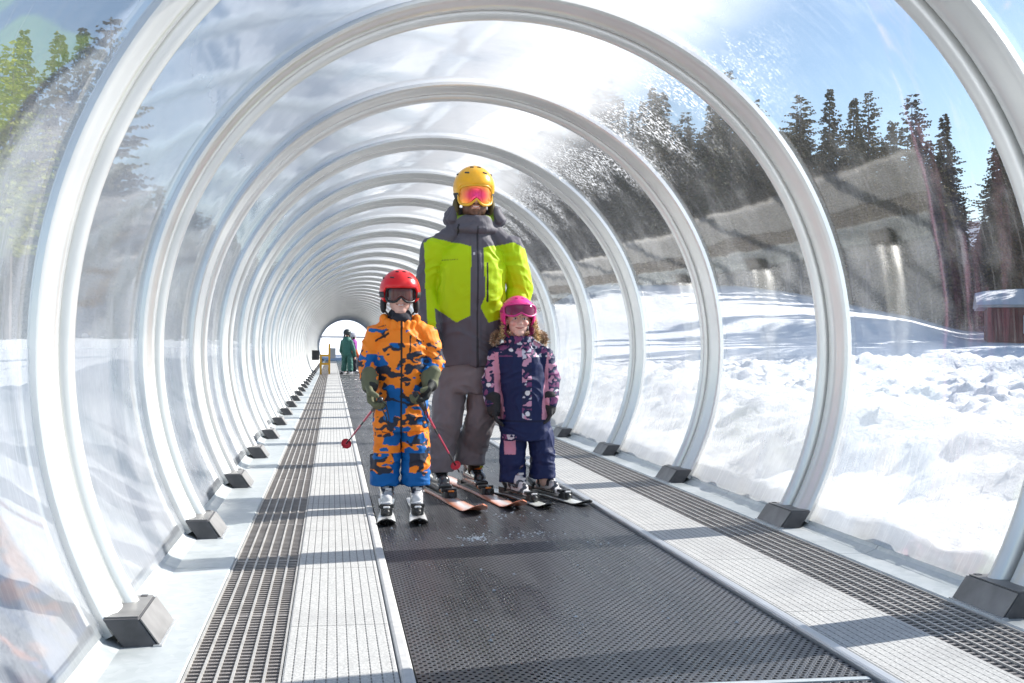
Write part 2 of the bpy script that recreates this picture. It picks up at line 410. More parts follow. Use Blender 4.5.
# ------------------------------------------------------------------ floor of the tunnel
Y0, Y1 = -1.0, 72.0
o = boxes('floor_deck', [(-1.46, 1.46, Y0, Y1, -.2, -.065)], PAN); tag(o, 'dark pan under the walkway gratings', kind='structure')
def slab(name, x0, x1, z0, z1, mt, bevel, step=None):
    ysl = [Y0, Y1]
    return boxes(name, [(x0, x1, Y0, Y1, z0, z1)], mt, None, bevel)
belt = boxes('conveyor_belt', [(-.605, .605, Y0, Y1, -.03, 0.0)], BELT)
tag(belt, 'wide black rubber conveyor belt with dimples running down the tunnel', 'conveyor belt')
pm('joint_strip', *box_vf(-.6, .6, 2.90, 2.925, -.005, .003), GALV, belt)
for sd, nm in ((-1, 'left'), (1, 'right')):
    a, b_ = (.652, .96) if sd < 0 else (.655, .985)
    st = boxes('walkway_strip', [(min(sd * a, sd * b_), max(sd * a, sd * b_), Y0, Y1, -.04, .012)], STRIP, None, .006)
    tag(st, 'pale gritty walkway strip with thin grooves on the %s of the belt' % nm, 'walkway', 'walkway strips')
    # rounded rim beside the belt
    rm = boxes('belt_edge_rim', [(min(sd * .612, sd * .650), max(sd * .612, sd * .650), Y0, Y1, -.04, .018)], RIM if sd > 0 else mat('pale_edge', (.55, .54, .52), .6, 0, .1, 30), None, .009)
    tag(rm, 'light metal rim between the belt and the %s walkway strip' % nm, 'edge rim', 'belt edge rims')
    # grating
    g0, g1 = (.965, 1.215) if sd < 0 else (.99, 1.30)
    root = empty('walkway_grating', (sd * (g0 + g1) / 2, 3, 0), 'dark slotted grating with pale rails on the %s beside the skirting sheet' % nm, 'grating', 'walkway gratings')
    n = 6 if sd < 0 else 7
    rails, slats = [], []
    for k in range(n + 1):
        xx = sd * (g0 + (g1 - g0) * k / n)
        rails.append((xx - .0034, xx + .0034, Y0, Y1, -.030, .008))
    yy = Y0
    xa, xb = sorted((sd * g0, sd * g1))
    kk = 0
    while yy < Y1:
        w_ = .022 if kk % 28 == 0 else .0125
        slats.append((xa + .005, xb - .005, yy, yy + w_, -.026, .003)); yy += .0345 if yy < 30 else .069; kk += 1
    boxes('rail', rails, GRATE_L, root)
    boxes('slats', slats, GRATE, root)
    # galvanised skirting sheet, its outer lip turned up to the skin
    e = g1 + .006
    sheet_v, sheet_f = [], []
    prof = [(e, .006), (e + .004, .014), (1.43, .012), (1.475, .030), (1.50, .055), (1.515, .050), (1.48, .0), (1.43, -.02), (e, -.02)]
    np_ = len(prof); q = Y0; seg = []
    while q < Y1:
        q2 = min(q + 1.88, Y1); off = len(sheet_v)
        for yy2 in (q + .002, q2 - .002):
            for px_, pz_ in prof: sheet_v.append((sd * px_, yy2, pz_))
        for k in range(np_):
            k2 = (k + 1) % np_
            sheet_f.append((off + k, off + k2, off + np_ + k2, off + np_ + k))
        sheet_f.append(tuple(off + k for k in range(np_))); sheet_f.append(tuple(off + np_ + k for k in reversed(range(np_))))
        q = q2
    sk = pm('skirting_sheet', sheet_v, sheet_f, GALV)
    tag(sk, 'pale galvanised metal sheet along the foot of the %s tunnel wall' % nm, 'metal sheet', 'skirting sheets')

# ------------------------------------------------------------------ hoops and clear panels
def arc_sweep(name, prof, a0, a1, n, mt, parent, closed=True):
    V, Fc = [], []; m = len(prof)
    for i in range(n + 1):
        a = a0 + (a1 - a0) * i / n
        for r, yy in prof: V.append((r * math.cos(a), yy, ZC + r * math.sin(a)))
    for i in range(n):
        for k in range(m if closed else m - 1):
            k2 = (k + 1) % m
            Fc.append((i * m + k, i * m + k2, (i + 1) * m + k2, (i + 1) * m + k))
    if closed:
        Fc.append(tuple(range(m))); Fc.append(tuple(n * m + k for k in reversed(range(m))))
    return pm(name, V, Fc, mt, parent, True, world=False)
A0 = math.asin((.06 - ZC) / 1.64); A1 = math.pi - A0
near = [(1.700, .012), (1.674, .0), (1.664, .006), (1.659, .020), (1.655, .045), (1.645, .058), (1.642, .11), (1.645, .152), (1.652, .162), (1.668, .164), (1.705, .164)]
far_t = [(1.705, .184), (1.650, .184), (1.630, .188), (1.617, .200), (1.612, .218), (1.617, .238), (1.630, .252), (1.652, .258), (1.705, .258)]
hoop = empty('tunnel_hoop', (0, 0, 0))
o1 = arc_sweep('arch_band', near, A0, A1, 96, HOOP, hoop)
o2 = arc_sweep('arch_tube', far_t, A0, A1, 96, HOOP, hoop)
o3 = arc_sweep('gasket', [(1.674, .162), (1.674, .186), (1.700, .186), (1.700, .162)], A0, A1, 96, RUBBER, hoop)
for o in (o1, o2, o3):
    o.data.set_sharp_from_angle(angle=rad(50))
for sd in (-1, 1):
    V = []
    for yy in (-.012, .296):
        V += [(sd * 1.328, yy, .013), (sd * 1.382, yy, .094), (sd * 1.482, yy, .094), (sd * 1.395, yy, -.03)]
    Fc = [(0, 1, 2, 3), (7, 6, 5, 4), (0, 4, 5, 1), (1, 5, 6, 2), (2, 6, 7, 3), (3, 7, 4, 0)]
    ft = pm('foot_block', V, Fc, FOOT, hoop, False, world=False)
    md = ft.modifiers.new('b', 'BEVEL'); md.width = .004; md.segments = 2
    bo = boxes('bolt', [(sd * 1.41 - .010, sd * 1.41 + .010, .268, .290, .085, .101)], FOOT, ft)
    q0, q1, q2, q3 = Vector((sd * 1.326, -.010, .0165)), Vector((sd * 1.326, .294, .0165)), Vector((sd * 1.379, .294, .092)), Vector((sd * 1.379, -.010, .092))
    nv = Vector((-sd * .82, 0, .57)) * .004
    pv = [q0, q1, q2, q3] + [q + nv for q in (q0, q1, q2, q3)]
    pm('cover_plate', pv, [(0, 1, 2, 3), (7, 6, 5, 4), (0, 4, 5, 1), (1, 5, 6, 2), (2, 6, 7, 3), (3, 7, 4, 0)], PLATE, ft, False, world=False)
    pm('top_plate', *box_vf(min(sd * 1.385, sd * 1.478), max(sd * 1.385, sd * 1.478), .0, .292, .0945, .0985), PLATE, ft, False, world=False)
    pm('flange', *box_vf(sd * 1.327 - .012, sd * 1.327 + .012, -.02, .305, .0125, .018), RIM, ft, False, world=False)
SP = 1.88; YH = 3.46
ordn = ['over the camera', 'nearest to the camera, framing the photo', 'second from the camera, its top at the upper edge', 'third from the camera', 'fourth from the camera', 'fifth from the camera', 'sixth from the camera', 'seventh from the camera', 'eighth from the camera', 'ninth from the camera', 'tenth from the camera', 'eleventh from the camera', 'twelfth from the camera'] + [q + ' from the camera' for q in ('thirteenth', 'fourteenth', 'fifteenth', 'sixteenth', 'seventeenth', 'eighteenth', 'nineteenth', 'twentieth')]
NH = 38
skin0 = None
for i in range(0, NH):
    yy = YH + SP * (i - 1)
    if i == 0: h = hoop
    else:
        h = hoop.copy(); C.objects.link(h)
        for ch in list(hoop.children):
            c = ch.copy(); C.objects.link(c); c.parent = h
            for gch in ch.children:
                g2 = gch.copy(); C.objects.link(g2); g2.parent = c
    h.location = (0, yy, 0)
    lb = ('light metal tunnel hoop, ' + ordn[i]) if i < len(ordn) else 'small light metal hoop in the far half of the tunnel'
    tag(h, lb, 'tunnel hoop', 'metal hoops of the tunnel')
    if i == 0 or True:
        if skin0 is None:
            NS, NY = 96, 6
            V, Fc = [], []
            B0 = math.asin((.045 - ZC) / 1.7); B1 = math.pi - B0
            for a_ in range(NS + 1):
                an = B0 + (B1 - B0) * a_ / NS
                for k in range(NY + 1):
                    r = 1.692 + .006 * math.sin(math.pi * k / NY)
                    V.append((r * math.cos(an), .1 + (SP - .0) * k / NY, ZC + r * math.sin(an)))
            for a_ in range(NS):
                for k in range(NY):
                    Fc.append((a_ * (NY + 1) + k, a_ * (NY + 1) + k + 1, (a_ + 1) * (NY + 1) + k + 1, (a_ + 1) * (NY + 1) + k))
            skin0 = pm('clear_tunnel_panel', V, Fc, CLEAR, None, True); sk_ = skin0
        else:
            if i == NH - 1: continue
            sk_ = skin0.copy(); C.objects.link(sk_)
        sk_.location = (0, yy, 0)
        lb = 'scratched clear plastic sheet just beyond the hoop ' + ordn[i] if i < len(ordn) else 'clear plastic sheet between two small hoops in the far half of the tunnel'
        if i == 0: lb = 'scratched clear plastic sheet in front of the nearest hoop, over the camera'
        tag(sk_, lb.replace(', framing the photo', '').replace(', its top at the upper edge', ''), 'clear panel', 'clear plastic panels of the tunnel')

# ------------------------------------------------------------------ trees
def needle_mat(name, a, b_):
    m, t, b = new_mat(name)
    tc = t.nodes.new('ShaderNodeTexCoord')
    n = noise_node(t, tc.outputs['Object'], 1.1, 4, .6)
    oi = t.nodes.new('ShaderNodeObjectInfo')
    f = math_node(t, 'ADD', maprange(t, n, .35, .65, 0, .8), math_node(t, 'MULTIPLY', oi.outputs['Random'], .4))
    t.links.new(mixcol(t, f, a, b_), b.inputs['Base Color']); b.inputs['Roughness'].default_value = .8
    b.inputs['Specular IOR Level'].default_value = .2
    return m
NEED = needle_mat('spruce_needles', (.055, .064, .022), (.19, .145, .060))
PINE = needle_mat('pine_needles', (.060, .066, .026), (.17, .13, .06))
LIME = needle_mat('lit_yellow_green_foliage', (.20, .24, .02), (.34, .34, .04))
BARK = mat('bark', (.14, .11, .09), .9, 0, .4, 4, .4, 12)
def tree_meshes(seed, kind):
    R = random.Random(seed); H = 14.0
    tv, tf = tube_vf([(0, 0, -.5), (.03, 0, H * .3), (-.03, .03, H * .6), (0, 0, H * .98)], [.20, .15, .09, .015], 7)
    V, Fc = [], []
    z = H * (.06 if kind == 'spruce' else .30)
    def tuft(p, d, s):
        # a flat spray of needles: two crossed narrow leaf shapes
        for q in range(2):
            n_ = Vector((R.uniform(-1, 1), R.uniform(-1, 1), R.uniform(-.4, 1))).normalized()
            sd_ = d.cross(n_)
            if sd_.length < .01: continue
            sd_.normalize(); e = d.normalized() * s; w_ = sd_ * s * .24
            k = len(V)
            V.extend([p, p + e * .45 + w_ * 1.25, p + e * 1.0, p + e * .45 - w_ * 1.25]); Fc.append((k, k + 1, k + 2, k + 3))
    while z < H:
        t_ = z / H
        if kind == 'spruce': L = 2.3 * (1 - t_) ** .75 + .12; n = R.randint(6, 8); dz = .17 + .17 * (1 - t_)
        else: L = (1.9 * math.sin(min(1, (1.02 - t_) * 1.9) * 1.5) ** .8 + .15); n = R.randint(4, 6); dz = R.uniform(.16, .34)
        for k in range(n):
            az = R.uniform(0, 6.283); l = L * R.uniform(.5, 1.12)
            dr = Vector((math.cos(az), math.sin(az), 0))
            rise = .25 * (t_ - .35) if kind == 'spruce' else R.uniform(-.1, .35)
            m_ = max(3, int(l / .16)); z_ = z + R.uniform(-.15, .15)
            for q in range(1, m_ + 1):
                s_ = q / m_
                p = Vector((0, 0, z_)) + dr * (l * s_) + Vector((0, 0, l * (rise * s_ - .30 * s_ * s_ if kind == 'spruce' else rise * s_)))
                for sgn in (-1, 1):
                    if R.random() < .12: continue
                    side_ = Vector((-dr.y, dr.x, 0)) * sgn
                    d = (dr * R.uniform(.3, .9) + side_ * R.uniform(.4, 1) + Vector((0, 0, R.uniform(-.55, .15)))).normalized()
                    tuft(p, d, R.uniform(.28, .50) * (1.15 - .5 * s_) * (1.1 - .45 * t_))
        z += dz
    V.append((0, 0, H + .1)); 
    def mk(n, v, f):
        me = bpy.data.meshes.new(n); me.from_pydata([tuple(q) for q in v], [], f); me.update(); return me
    return mk('trunk', tv, tf), mk('crown', V, Fc)
variants = [tree_meshes(s, 'spruce') for s in (1, 2, 3, 4)] + [tree_meshes(s, 'pine') for s in (11, 12, 13)]
for tm, cm in variants: tm.materials.append(BARK)
for k, (tm, cm) in enumerate(variants): cm.materials.append(NEED if k < 4 else PINE)
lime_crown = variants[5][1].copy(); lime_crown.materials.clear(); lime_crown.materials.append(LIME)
RT = random.Random(77)
def tree(x, y, h, k, label, group, wide=1.0, crown=None, name=None):
    z = ground(x, y)
    r = empty(name or ('spruce_tree' if k < 4 else 'pine_tree'), (x, y, z), label, 'tree', group)
    s = h / 14.0; r.scale = (s * wide, s * wide, s); r.rotation_euler = (RT.uniform(-.02, .02), RT.uniform(-.02, .02), RT.uniform(0, 6.28))
    for n_, me in (('trunk', variants[k][0]), ('crown', crown or variants[k][1])):
        o = bpy.data.objects.new(n_, me); C.objects.link(o); o.parent = r
def at_px(u, dist):
    d = ray(u, 346); d.z = 0; d.normalize(); return CAM + d * dist
# landmark trees on the right, by the gap they fill in the skyline
for (u, dist, v, k, wd, lb) in [
    (797, 78, 92, 4, 1.0, 'thin bare-topped pine left of the skyline dip, second window on the right'),
    (826, 80, 86, 2, .9, 'tall narrow spruce rising beside the thin pine on the right'),
    (852, 79, 96, 3, 1.0, 'bushy spruce with a forked looking top right of the second hoop'),
    (868, 74, 90, 5, .9, 'slender brown pine beside the forked spruce'),
    (893, 80, 118, 1, .9, 'low pale spruce before the tall brown pine'),
    (912, 74, 92, 6, 1.0, 'tall brown pine left of the darkest spruce'),
    (946, 70, 112, 0, 1.05, 'darkest spruce with a dense pointed crown on the right'),
    (982, 82, 205, 1, .6, 'small thin spruce in the gap beside the distant hill'),
    (1003, 74, 134, 5, 1.1, 'open pine above the red cabin'),
    (1040, 76, 110, 3, 1.0, 'spruce at the right edge behind the red cabin')]:
    p = at_px(u, dist); zt = .885 + (346 - v) / F_PX * dist * math.cos(math.atan((u - 512) / F_PX))
    tree(p.x, p.y, zt - ground(p.x, p.y), k, lb, 'trees of the forest edge right of the tunnel', wd)
for row, (dist, h, step, jit) in enumerate([(72, 9.5, 15, 3), (77, 12.0, 16, 3), (83, 12.5, 17, 3), (90, 12, 18, 4), (99, 12, 20, 4)]):
    u = 500 + row * 7
    while u < 1130:
        if not (962 < u < 992 and row > 0 and False):
            p = at_px(u, dist + RT.uniform(-jit, jit))
            hh = h * RT.uniform(.72, 1.08)
            if 955 < u < 995: hh *= .62
            if u < 760: hh *= 1.12
            tree(p.x, p.y, hh, RT.randrange(7), 'brown-green spruce or pine deep in the forest edge right of the tunnel', 'trees of the forest edge right of the tunnel')
        u += step * RT.uniform(.7, 1.3)
# left forest
for (u, dist, v, k, wd, lb, cr) in [
    (6, 55, 42, 5, 1.15, 'yellow-green lit tree at the far left edge of the photo', lime_crown),
    (-18, 52, 60, 5, 1.2, 'second yellow-green tree just outside the left edge', lime_crown),
    (20, 62, 34, 1, .9, 'grey spruce top standing above the yellow-green tree', None),
    (53, 60, 38, 0, 1.0, 'dark pointed spruce right of the yellow-green tree', None),
    (38, 58, 72, 6, 1.0, 'low dark pine right of the yellow-green tree', None),
    (77, 60, 30, 2, .9, 'dark spruce with its tip above the bright glare, left of the nearest hoop', None),
    (108, 64, 20, 4, 1.0, 'grey bare-looking spruce touching the left of the nearest hoop', None)]:
    p = at_px(u, dist); zt = .885 + (346 - v) / F_PX * dist * math.cos(math.atan((u - 512) / F_PX))
    tree(p.x, p.y, zt - ground(p.x, p.y), k, lb, 'trees of the forest left of the tunnel', wd, cr, 'deciduous_tree' if cr else None)
for row, (dist, h, step) in enumerate([(60, 7.5, 17), (66, 9.0, 17), (73, 10, 19), (82, 11, 21)]):
    u = -60 + row * 5
    while u < 310:
        p = at_px(u, dist * (1 + .9 * sstep(150, 320, u)) + RT.uniform(-3, 3))
        tree(p.x, p.y, h * RT.uniform(.75, 1.1), RT.randrange(7), 'dark conifer in the dense forest seen through the left panels', 'trees of the forest left of the tunnel')
        u += step * RT.uniform(.7, 1.3)
# trees off to the right whose long shadows stripe the snow
for (x, y, h) in [(27, 34, 15), (30, 37, 17), (28.5, 36, 13), (33, 42, 17), (31, 40, 14), (36, 46, 18), (34, 44, 15), (25, 31, 14), (38, 50, 18), (29, 34, 16), (23.5, 28, 11), (40, 54, 17), (35, 41, 16), (42, 56, 18), (37, 44, 17), (45, 62, 18)]:
    tree(x, y, h, RT.randrange(4), 'spruce standing in the open just outside the right edge', 'trees right of the photo')

# ------------------------------------------------------------------ red cabin
RED = mat('red_boards', (.25, .035, .03), .7, 0, .35, 6)
def red_boards():
    m, t, b = new_mat('red_cladding'); tc = t.nodes.new('ShaderNodeTexCoord'); sp = t.nodes.new('ShaderNodeSeparateXYZ')
    t.links.new(tc.outputs['Object'], sp.inputs[0])
    s_ = math_node(t, 'ADD', sp.outputs[0], sp.outputs[1])
    g = math_node(t, 'ABSOLUTE', math_node(t, 'SUBTRACT', math_node(t, 'FRACT', math_node(t, 'MULTIPLY', s_, 6)), .5))
    n = noise_node(t, tc.outputs['Object'], 3, 5)
    base = mixcol(t, maprange(t, n, .3, .7), (.15, .024, .024), (.23, .04, .038))
    t.links.new(mixcol(t, maprange(t, g, .42, .48), base, (.06, .01, .01)), b.inputs['Base Color']); b.inputs['Roughness'].default_value = .75
    return m
WHITE = mat('white_paint', (.75, .75, .75), .5); PANE = mat('dark_pane', (.10, .14, .18), .08)
cp = at_px(988, 52); cp.z = ground(cp.x, cp.y)
cz = .885 + (346 - 349) / F_PX * 52
cab = empty('cabin', (cp.x, cp.y, cz), 'red wooden cabin with snow on its low roof at the right edge', 'cabin')
cab.rotation_euler = (0, 0, -YAW - .35)
def cbox(name, lst, mt, par, bev=0):
    V, Fc = [], []
    for b in lst:
        v, f = box_vf(*b, off=len(V)); V += v; Fc += f
    o = pm(name, V, Fc, mt, par, False, world=False)
    if bev:
        q = o.modifiers.new('b', 'BEVEL'); q.width = bev; q.segments = 3
    return o
cbox('wall', [(0, 7, 0, 4, -1.2, 1.95)], red_boards(), cab)
cbox('corner_board', [(-.03, .10, -.03, .10, -1.2, 1.95)], RED, cab)
wn = cbox('window', [(1.35, 1.45, -.05, .02, .85, 1.6), (2.0, 2.1, -.05, .02, .85, 1.6), (1.45, 2.0, -.05, .02, 1.5, 1.6), (1.45, 2.0, -.05, .02, .85, .95), (1.70, 1.75, -.05, .02, .95, 1.5)], WHITE, cab)
cbox('pane', [(1.45, 2.0, -.025, .01, .95, 1.5)], PANE, wn)
rf = pm('roof', [(-.4, -.5, 1.93), (7.4, -.5, 1.93), (7.4, 4.5, 1.93), (-.4, 4.5, 1.93), (-.4, -.5, 2.03), (7.4, -.5, 2.03), (7.4, 4.5, 2.03), (-.4, 4.5, 2.03), (-.4, 2, 2.6), (7.4, 2, 2.6)],
        [(0, 3, 2, 1), (0, 1, 5, 4), (2, 3, 7, 6), (4, 5, 9, 8), (6, 7, 8, 9), (1, 2, 6, 9, 5), (3, 0, 4, 8, 7)], mat('fascia', (.5, .5, .5), .6), cab, False, world=False)
V, Fc = [], []
for i in range(25):
    for j in range(17):
        x = -.46 + 7.92 * i / 24; y = -.56 + 5.12 * j / 16
        e = min(i, 24 - i, 2 * 4) / 4.; e2 = min(j, 16 - j, 4) / 4.
        roofz = 2.03 + .57 * (1 - abs(y - 2) / 2.5)
        V.append((x, y, roofz + .02 + .17 * (min(1, e, 1) * min(1, e2)) ** .5 + .03 * noise.noise(Vector((x, y, 0)))))
for i in range(24):
    for j in range(16): Fc.append((i * 17 + j, (i + 1) * 17 + j, (i + 1) * 17 + j + 1, i * 17 + j + 1))
pm('roof_snow', V, Fc, SNOW, rf, True, world=False)

#PEOPLE
# ------------------------------------------------------------------ figures: union of tapered forms, voxel-remeshed
def prim_capsule(bm, p0, p1, r0, r1, n=16):
    p0, p1 = Vector(p0), Vector(p1); d = p1 - p0; L = d.length
    if L < 1e-5: d = Vector((0, 0, 1e-4)); L = 1e-4
    q = Vector((0, 0, 1)).rotation_difference(d.normalized())
    rings = []
    for k in range(6): a = -math.pi / 2 + math.pi / 2 * k / 6; rings.append((r0 * math.sin(a), r0 * math.cos(a)))
    for k in range(7): a = math.pi / 2 * k / 6; rings.append((L + r1 * math.sin(a), r1 * math.cos(a)))
    prim_rings(bm, rings, lambda z, r, c, s: p0 + q @ Vector((r * c, r * s, z)), n)
def prim_rings(bm, rings, f, n):
    prev = None; first = None
    for z, r in rings:
        cur = [bm.verts.new(f(z, max(r, 1e-4), math.cos(2 * math.pi * k / n), math.sin(2 * math.pi * k / n))) for k in range(n)]
        if prev:
            for k in range(n): bm.faces.new((prev[k], prev[(k + 1) % n], cur[(k + 1) % n], cur[k]))
        else: first = cur
        prev = cur
    bm.faces.new(list(reversed(first))); bm.faces.new(prev)
def prim_ell(bm, c, r, rot=(0, 0, 0), n=20):
    from mathutils import Euler
    R = Euler(rot).to_matrix(); c = Vector(c)
    rings = [(-math.cos(math.pi * k / 12), math.sin(math.pi * k / 12)) for k in range(13)]
    prim_rings(bm, rings, lambda z, rr, a, b: c + R @ Vector((r[0] * rr * a, r[1] * rr * b, r[2] * z)), n)
def prim_loft(bm, secs, n=28, e=2.3):
    """horizontal sections (cx, cy, z, rx, ry), superellipse"""
    prev = None; first = None
    for cx, cy, z, rx, ry in secs:
        cur = []
        for k in range(n):
            a = 2 * math.pi * k / n; c_, s_ = math.cos(a), math.sin(a)
            cur.append(bm.verts.new((cx + rx * math.copysign(abs(c_) ** (2 / e), c_), cy + ry * math.copysign(abs(s_) ** (2 / e), s_), z)))
        if prev:
            for k in range(n): bm.faces.new((prev[k], prev[(k + 1) % n], cur[(k + 1) % n], cur[k]))
        else: first = cur
        prev = cur
    bm.faces.new(list(reversed(first))); bm.faces.new(prev)
def prim_box(bm, c, h, rot=(0, 0, 0)):
    from mathutils import Euler
    R = Euler(rot).to_matrix(); c = Vector(c)
    v, f = box_vf(-h[0], h[0], -h[1], h[1], -h[2], h[2])
    vs = [bm.verts.new(c + R @ Vector(q)) for q in v]
    for q in f: bm.faces.new([vs[i] for i in q])
def solid(name, prims, voxel, mt, parent, col=None, smooth=2, disp=None):
    """prims in the parent's root coordinates"""
    bm = bmesh.new()
    for p in prims:
        {'c': prim_capsule, 'e': prim_ell, 'l': prim_loft, 'b': prim_box}[p[0]](bm, *p[1:])
    bmesh.ops.recalc_face_normals(bm, faces=bm.faces)
    me = bpy.data.meshes.new('tmp'); bm.to_mesh(me); bm.free()
    o = bpy.data.objects.new('tmp', me); C.objects.link(o)
    r = o.modifiers.new('r', 'REMESH'); r.mode = 'VOXEL'; r.voxel_size = voxel; r.adaptivity = 0
    if smooth:
        q = o.modifiers.new('s', 'SMOOTH'); q.factor = .5; q.iterations = smooth
    dg = bpy.context.evaluated_depsgraph_get(); dg.update()
    ne = bpy.data.meshes.new_from_object(o.evaluated_get(dg)); bpy.data.objects.remove(o); ne.name = name
    n = len(ne.vertices); co = np.empty(n * 3); ne.vertices.foreach_get('co', co); co = co.reshape(-1, 3)
    if disp:
        nr = np.empty(n * 3); ne.vertices.foreach_get('normal', nr); nr = nr.reshape(-1, 3)
        d = np.array([disp(Vector(p)) for p in co]); co2 = co + nr * d[:, None]
        ne.vertices.foreach_set('co', co2.ravel()); ne.update()
    if col:
        ca = ne.color_attributes.new('Col', 'FLOAT_COLOR', 'POINT')
        cc = np.ones((n, 4)); cc[:, :3] = [col(p) for p in co]
        ca.data.foreach_set('color', cc.ravel())
    return link_mesh(name, ne, mt, parent, True)
def colour_verts(o, fn):
    me = o.data; ca = me.color_attributes.new('Col', 'FLOAT_COLOR', 'POINT')
    for i, v in enumerate(me.vertices): ca.data[i].color = (*fn(v.co), 1)
def inpoly(x, y, poly):
    r = False; j = len(poly) - 1
    for i in range(len(poly)):
        if (poly[i][1] > y) != (poly[j][1] > y) and x < (poly[j][0] - poly[i][0]) * (y - poly[i][1]) / (poly[j][1] - poly[i][1]) + poly[i][0]: r = not r
        j = i
    return r
def nz(p, s, o=0, zs=None):
    return noise.noise(Vector((p[0] * s + o, p[1] * s + o * 1.7, p[2] * (zs or s) + o * .3)))
def folds(p, a=.007, s=7, zs=16, o=0):
    w_ = Vector((p[0] * s + o, p[1] * s, p[2] * zs + 2.5 * noise.noise(Vector(p) * 5)))
    v = 1 - abs(noise.noise(w_)) * 3
    return a * max(v, -.4) * .7 + a * .5 * noise.noise(Vector(p) * 24)

FABRIC = vc_mat('ski_fabric', .58, 0, .25, .35, 420, 0, .0)
SKIN = vc_mat('skin', .5, 0, .4, .12, 500)
SHELL = vc_mat('hard_shell', .25, 0, .5, 0, 1, .5)
PLASTIC = mat('black_plastic', (.02, .02, .022), .35)
SILVER = mat('buckle_metal', (.6, .6, .62), .3, .8)
def shell_mat(name, col): return mat(name, col, .30, 0, .06, 30, 0, 60, .35, .2)

SKINC = np.array((.62, .36, .27)); 
def head_prims(hc, s, kid=False):
    h = Vector(hc)
    def q(x, y, z): return h + Vector((x, y, z)) * s
    L = [('e', q(0, .015, .035), (.078 * s, .094 * s, .088 * s)),
         ('e', q(0, -.012, -.035), (.064 * s, .078 * s, .075 * s)),
         ('e', q(0, -.045, -.085), (.036 * s, .036 * s, .030 * s)),
         ('e', q(0, -.060, .045), (.055 * s, .030 * s, .030 * s)),
         ('c', q(0, -.083, .012), q(0, -.102, -.022), .009 * s, .0125 * s),
         ('e', q(.011, -.094, -.026), (.009 * s, .010 * s, .008 * s)), ('e', q(-.011, -.094, -.026), (.009 * s, .010 * s, .008 * s)),
         ('e', q(0, -.083, -.053), (.020 * s, .009 * s, .005 * s)), ('e', q(0, -.081, -.063), (.017 * s, .010 * s, .006 * s))]
    for k in (-1, 1):
        L += [('e', q(k * .036, -.062, -.022), ((.027 if kid else .023) * s, .026 * s, .024 * s)),
              ('e', q(k * .078, .012, -.012), (.011 * s, .022 * s, .032 * s)),
              ('e', q(k * .031, -.074, .008), (.014 * s, .013 * s, .0115 * s)),
              ('c', q(k * .014, -.084, .027), q(k * .048, -.074, .028), .007 * s, .005 * s)]
    return L
def face_col(hc, s, beard=False, tone=SKINC, teeth=True):
    h = np.array(hc)
    def f(p):
        x, y, z = (np.array(p) - h) / s
        c = tone.copy()
        if y < -.02:
            for k in (-1, 1):
                ex = (x - k * .031) / .0125; ez = (z - .007) / .0065
                if y < -.075 and ex * ex + ez * ez < 1:
                    c = np.array((.75, .72, .70))
                    if (ex * ex) + (ez * ez) * .35 < .28: c = np.array((.05, .035, .03))
                elif y < -.06 and ex * ex + ez * ez < 1.9: c = tone * .62
                if abs(x - k * .031) < .02 and abs(z - .030) < .0045: c = tone * .45
                d2 = ((x - k * .040) ** 2 + (z + .028) ** 2) / .022 ** 2
                if d2 < 1 and not beard: c = c * (1 - (1 - d2) * np.array((0., .28, .25)))
            zl = z + .0575 - (x / .024) ** 2 * .005                  # a lip line that turns up at the corners
            if y < -.065 and abs(x) < .029 and abs(zl) < .0085 * (1 - (x / .031) ** 2):
                c = tone * np.array((.92, .62, .62))
                if abs(zl) < .0032: c = np.array((.72, .65, .60)) if (teeth and abs(x) < .016) else tone * np.array((.45, .28, .28))
            if beard and (z < -.040 + .025 * min(1, abs(x) / .06)) and not (abs(x) < .022 and abs(z + .058) < .010):
                n = noise.noise(Vector((x, y, z)) * 90)
                c = np.array((.13, .066, .040)) * (1.2 + .8 * n)
        elif beard and z < -.005: c = np.array((.05, .03, .02))
        return c
    return f

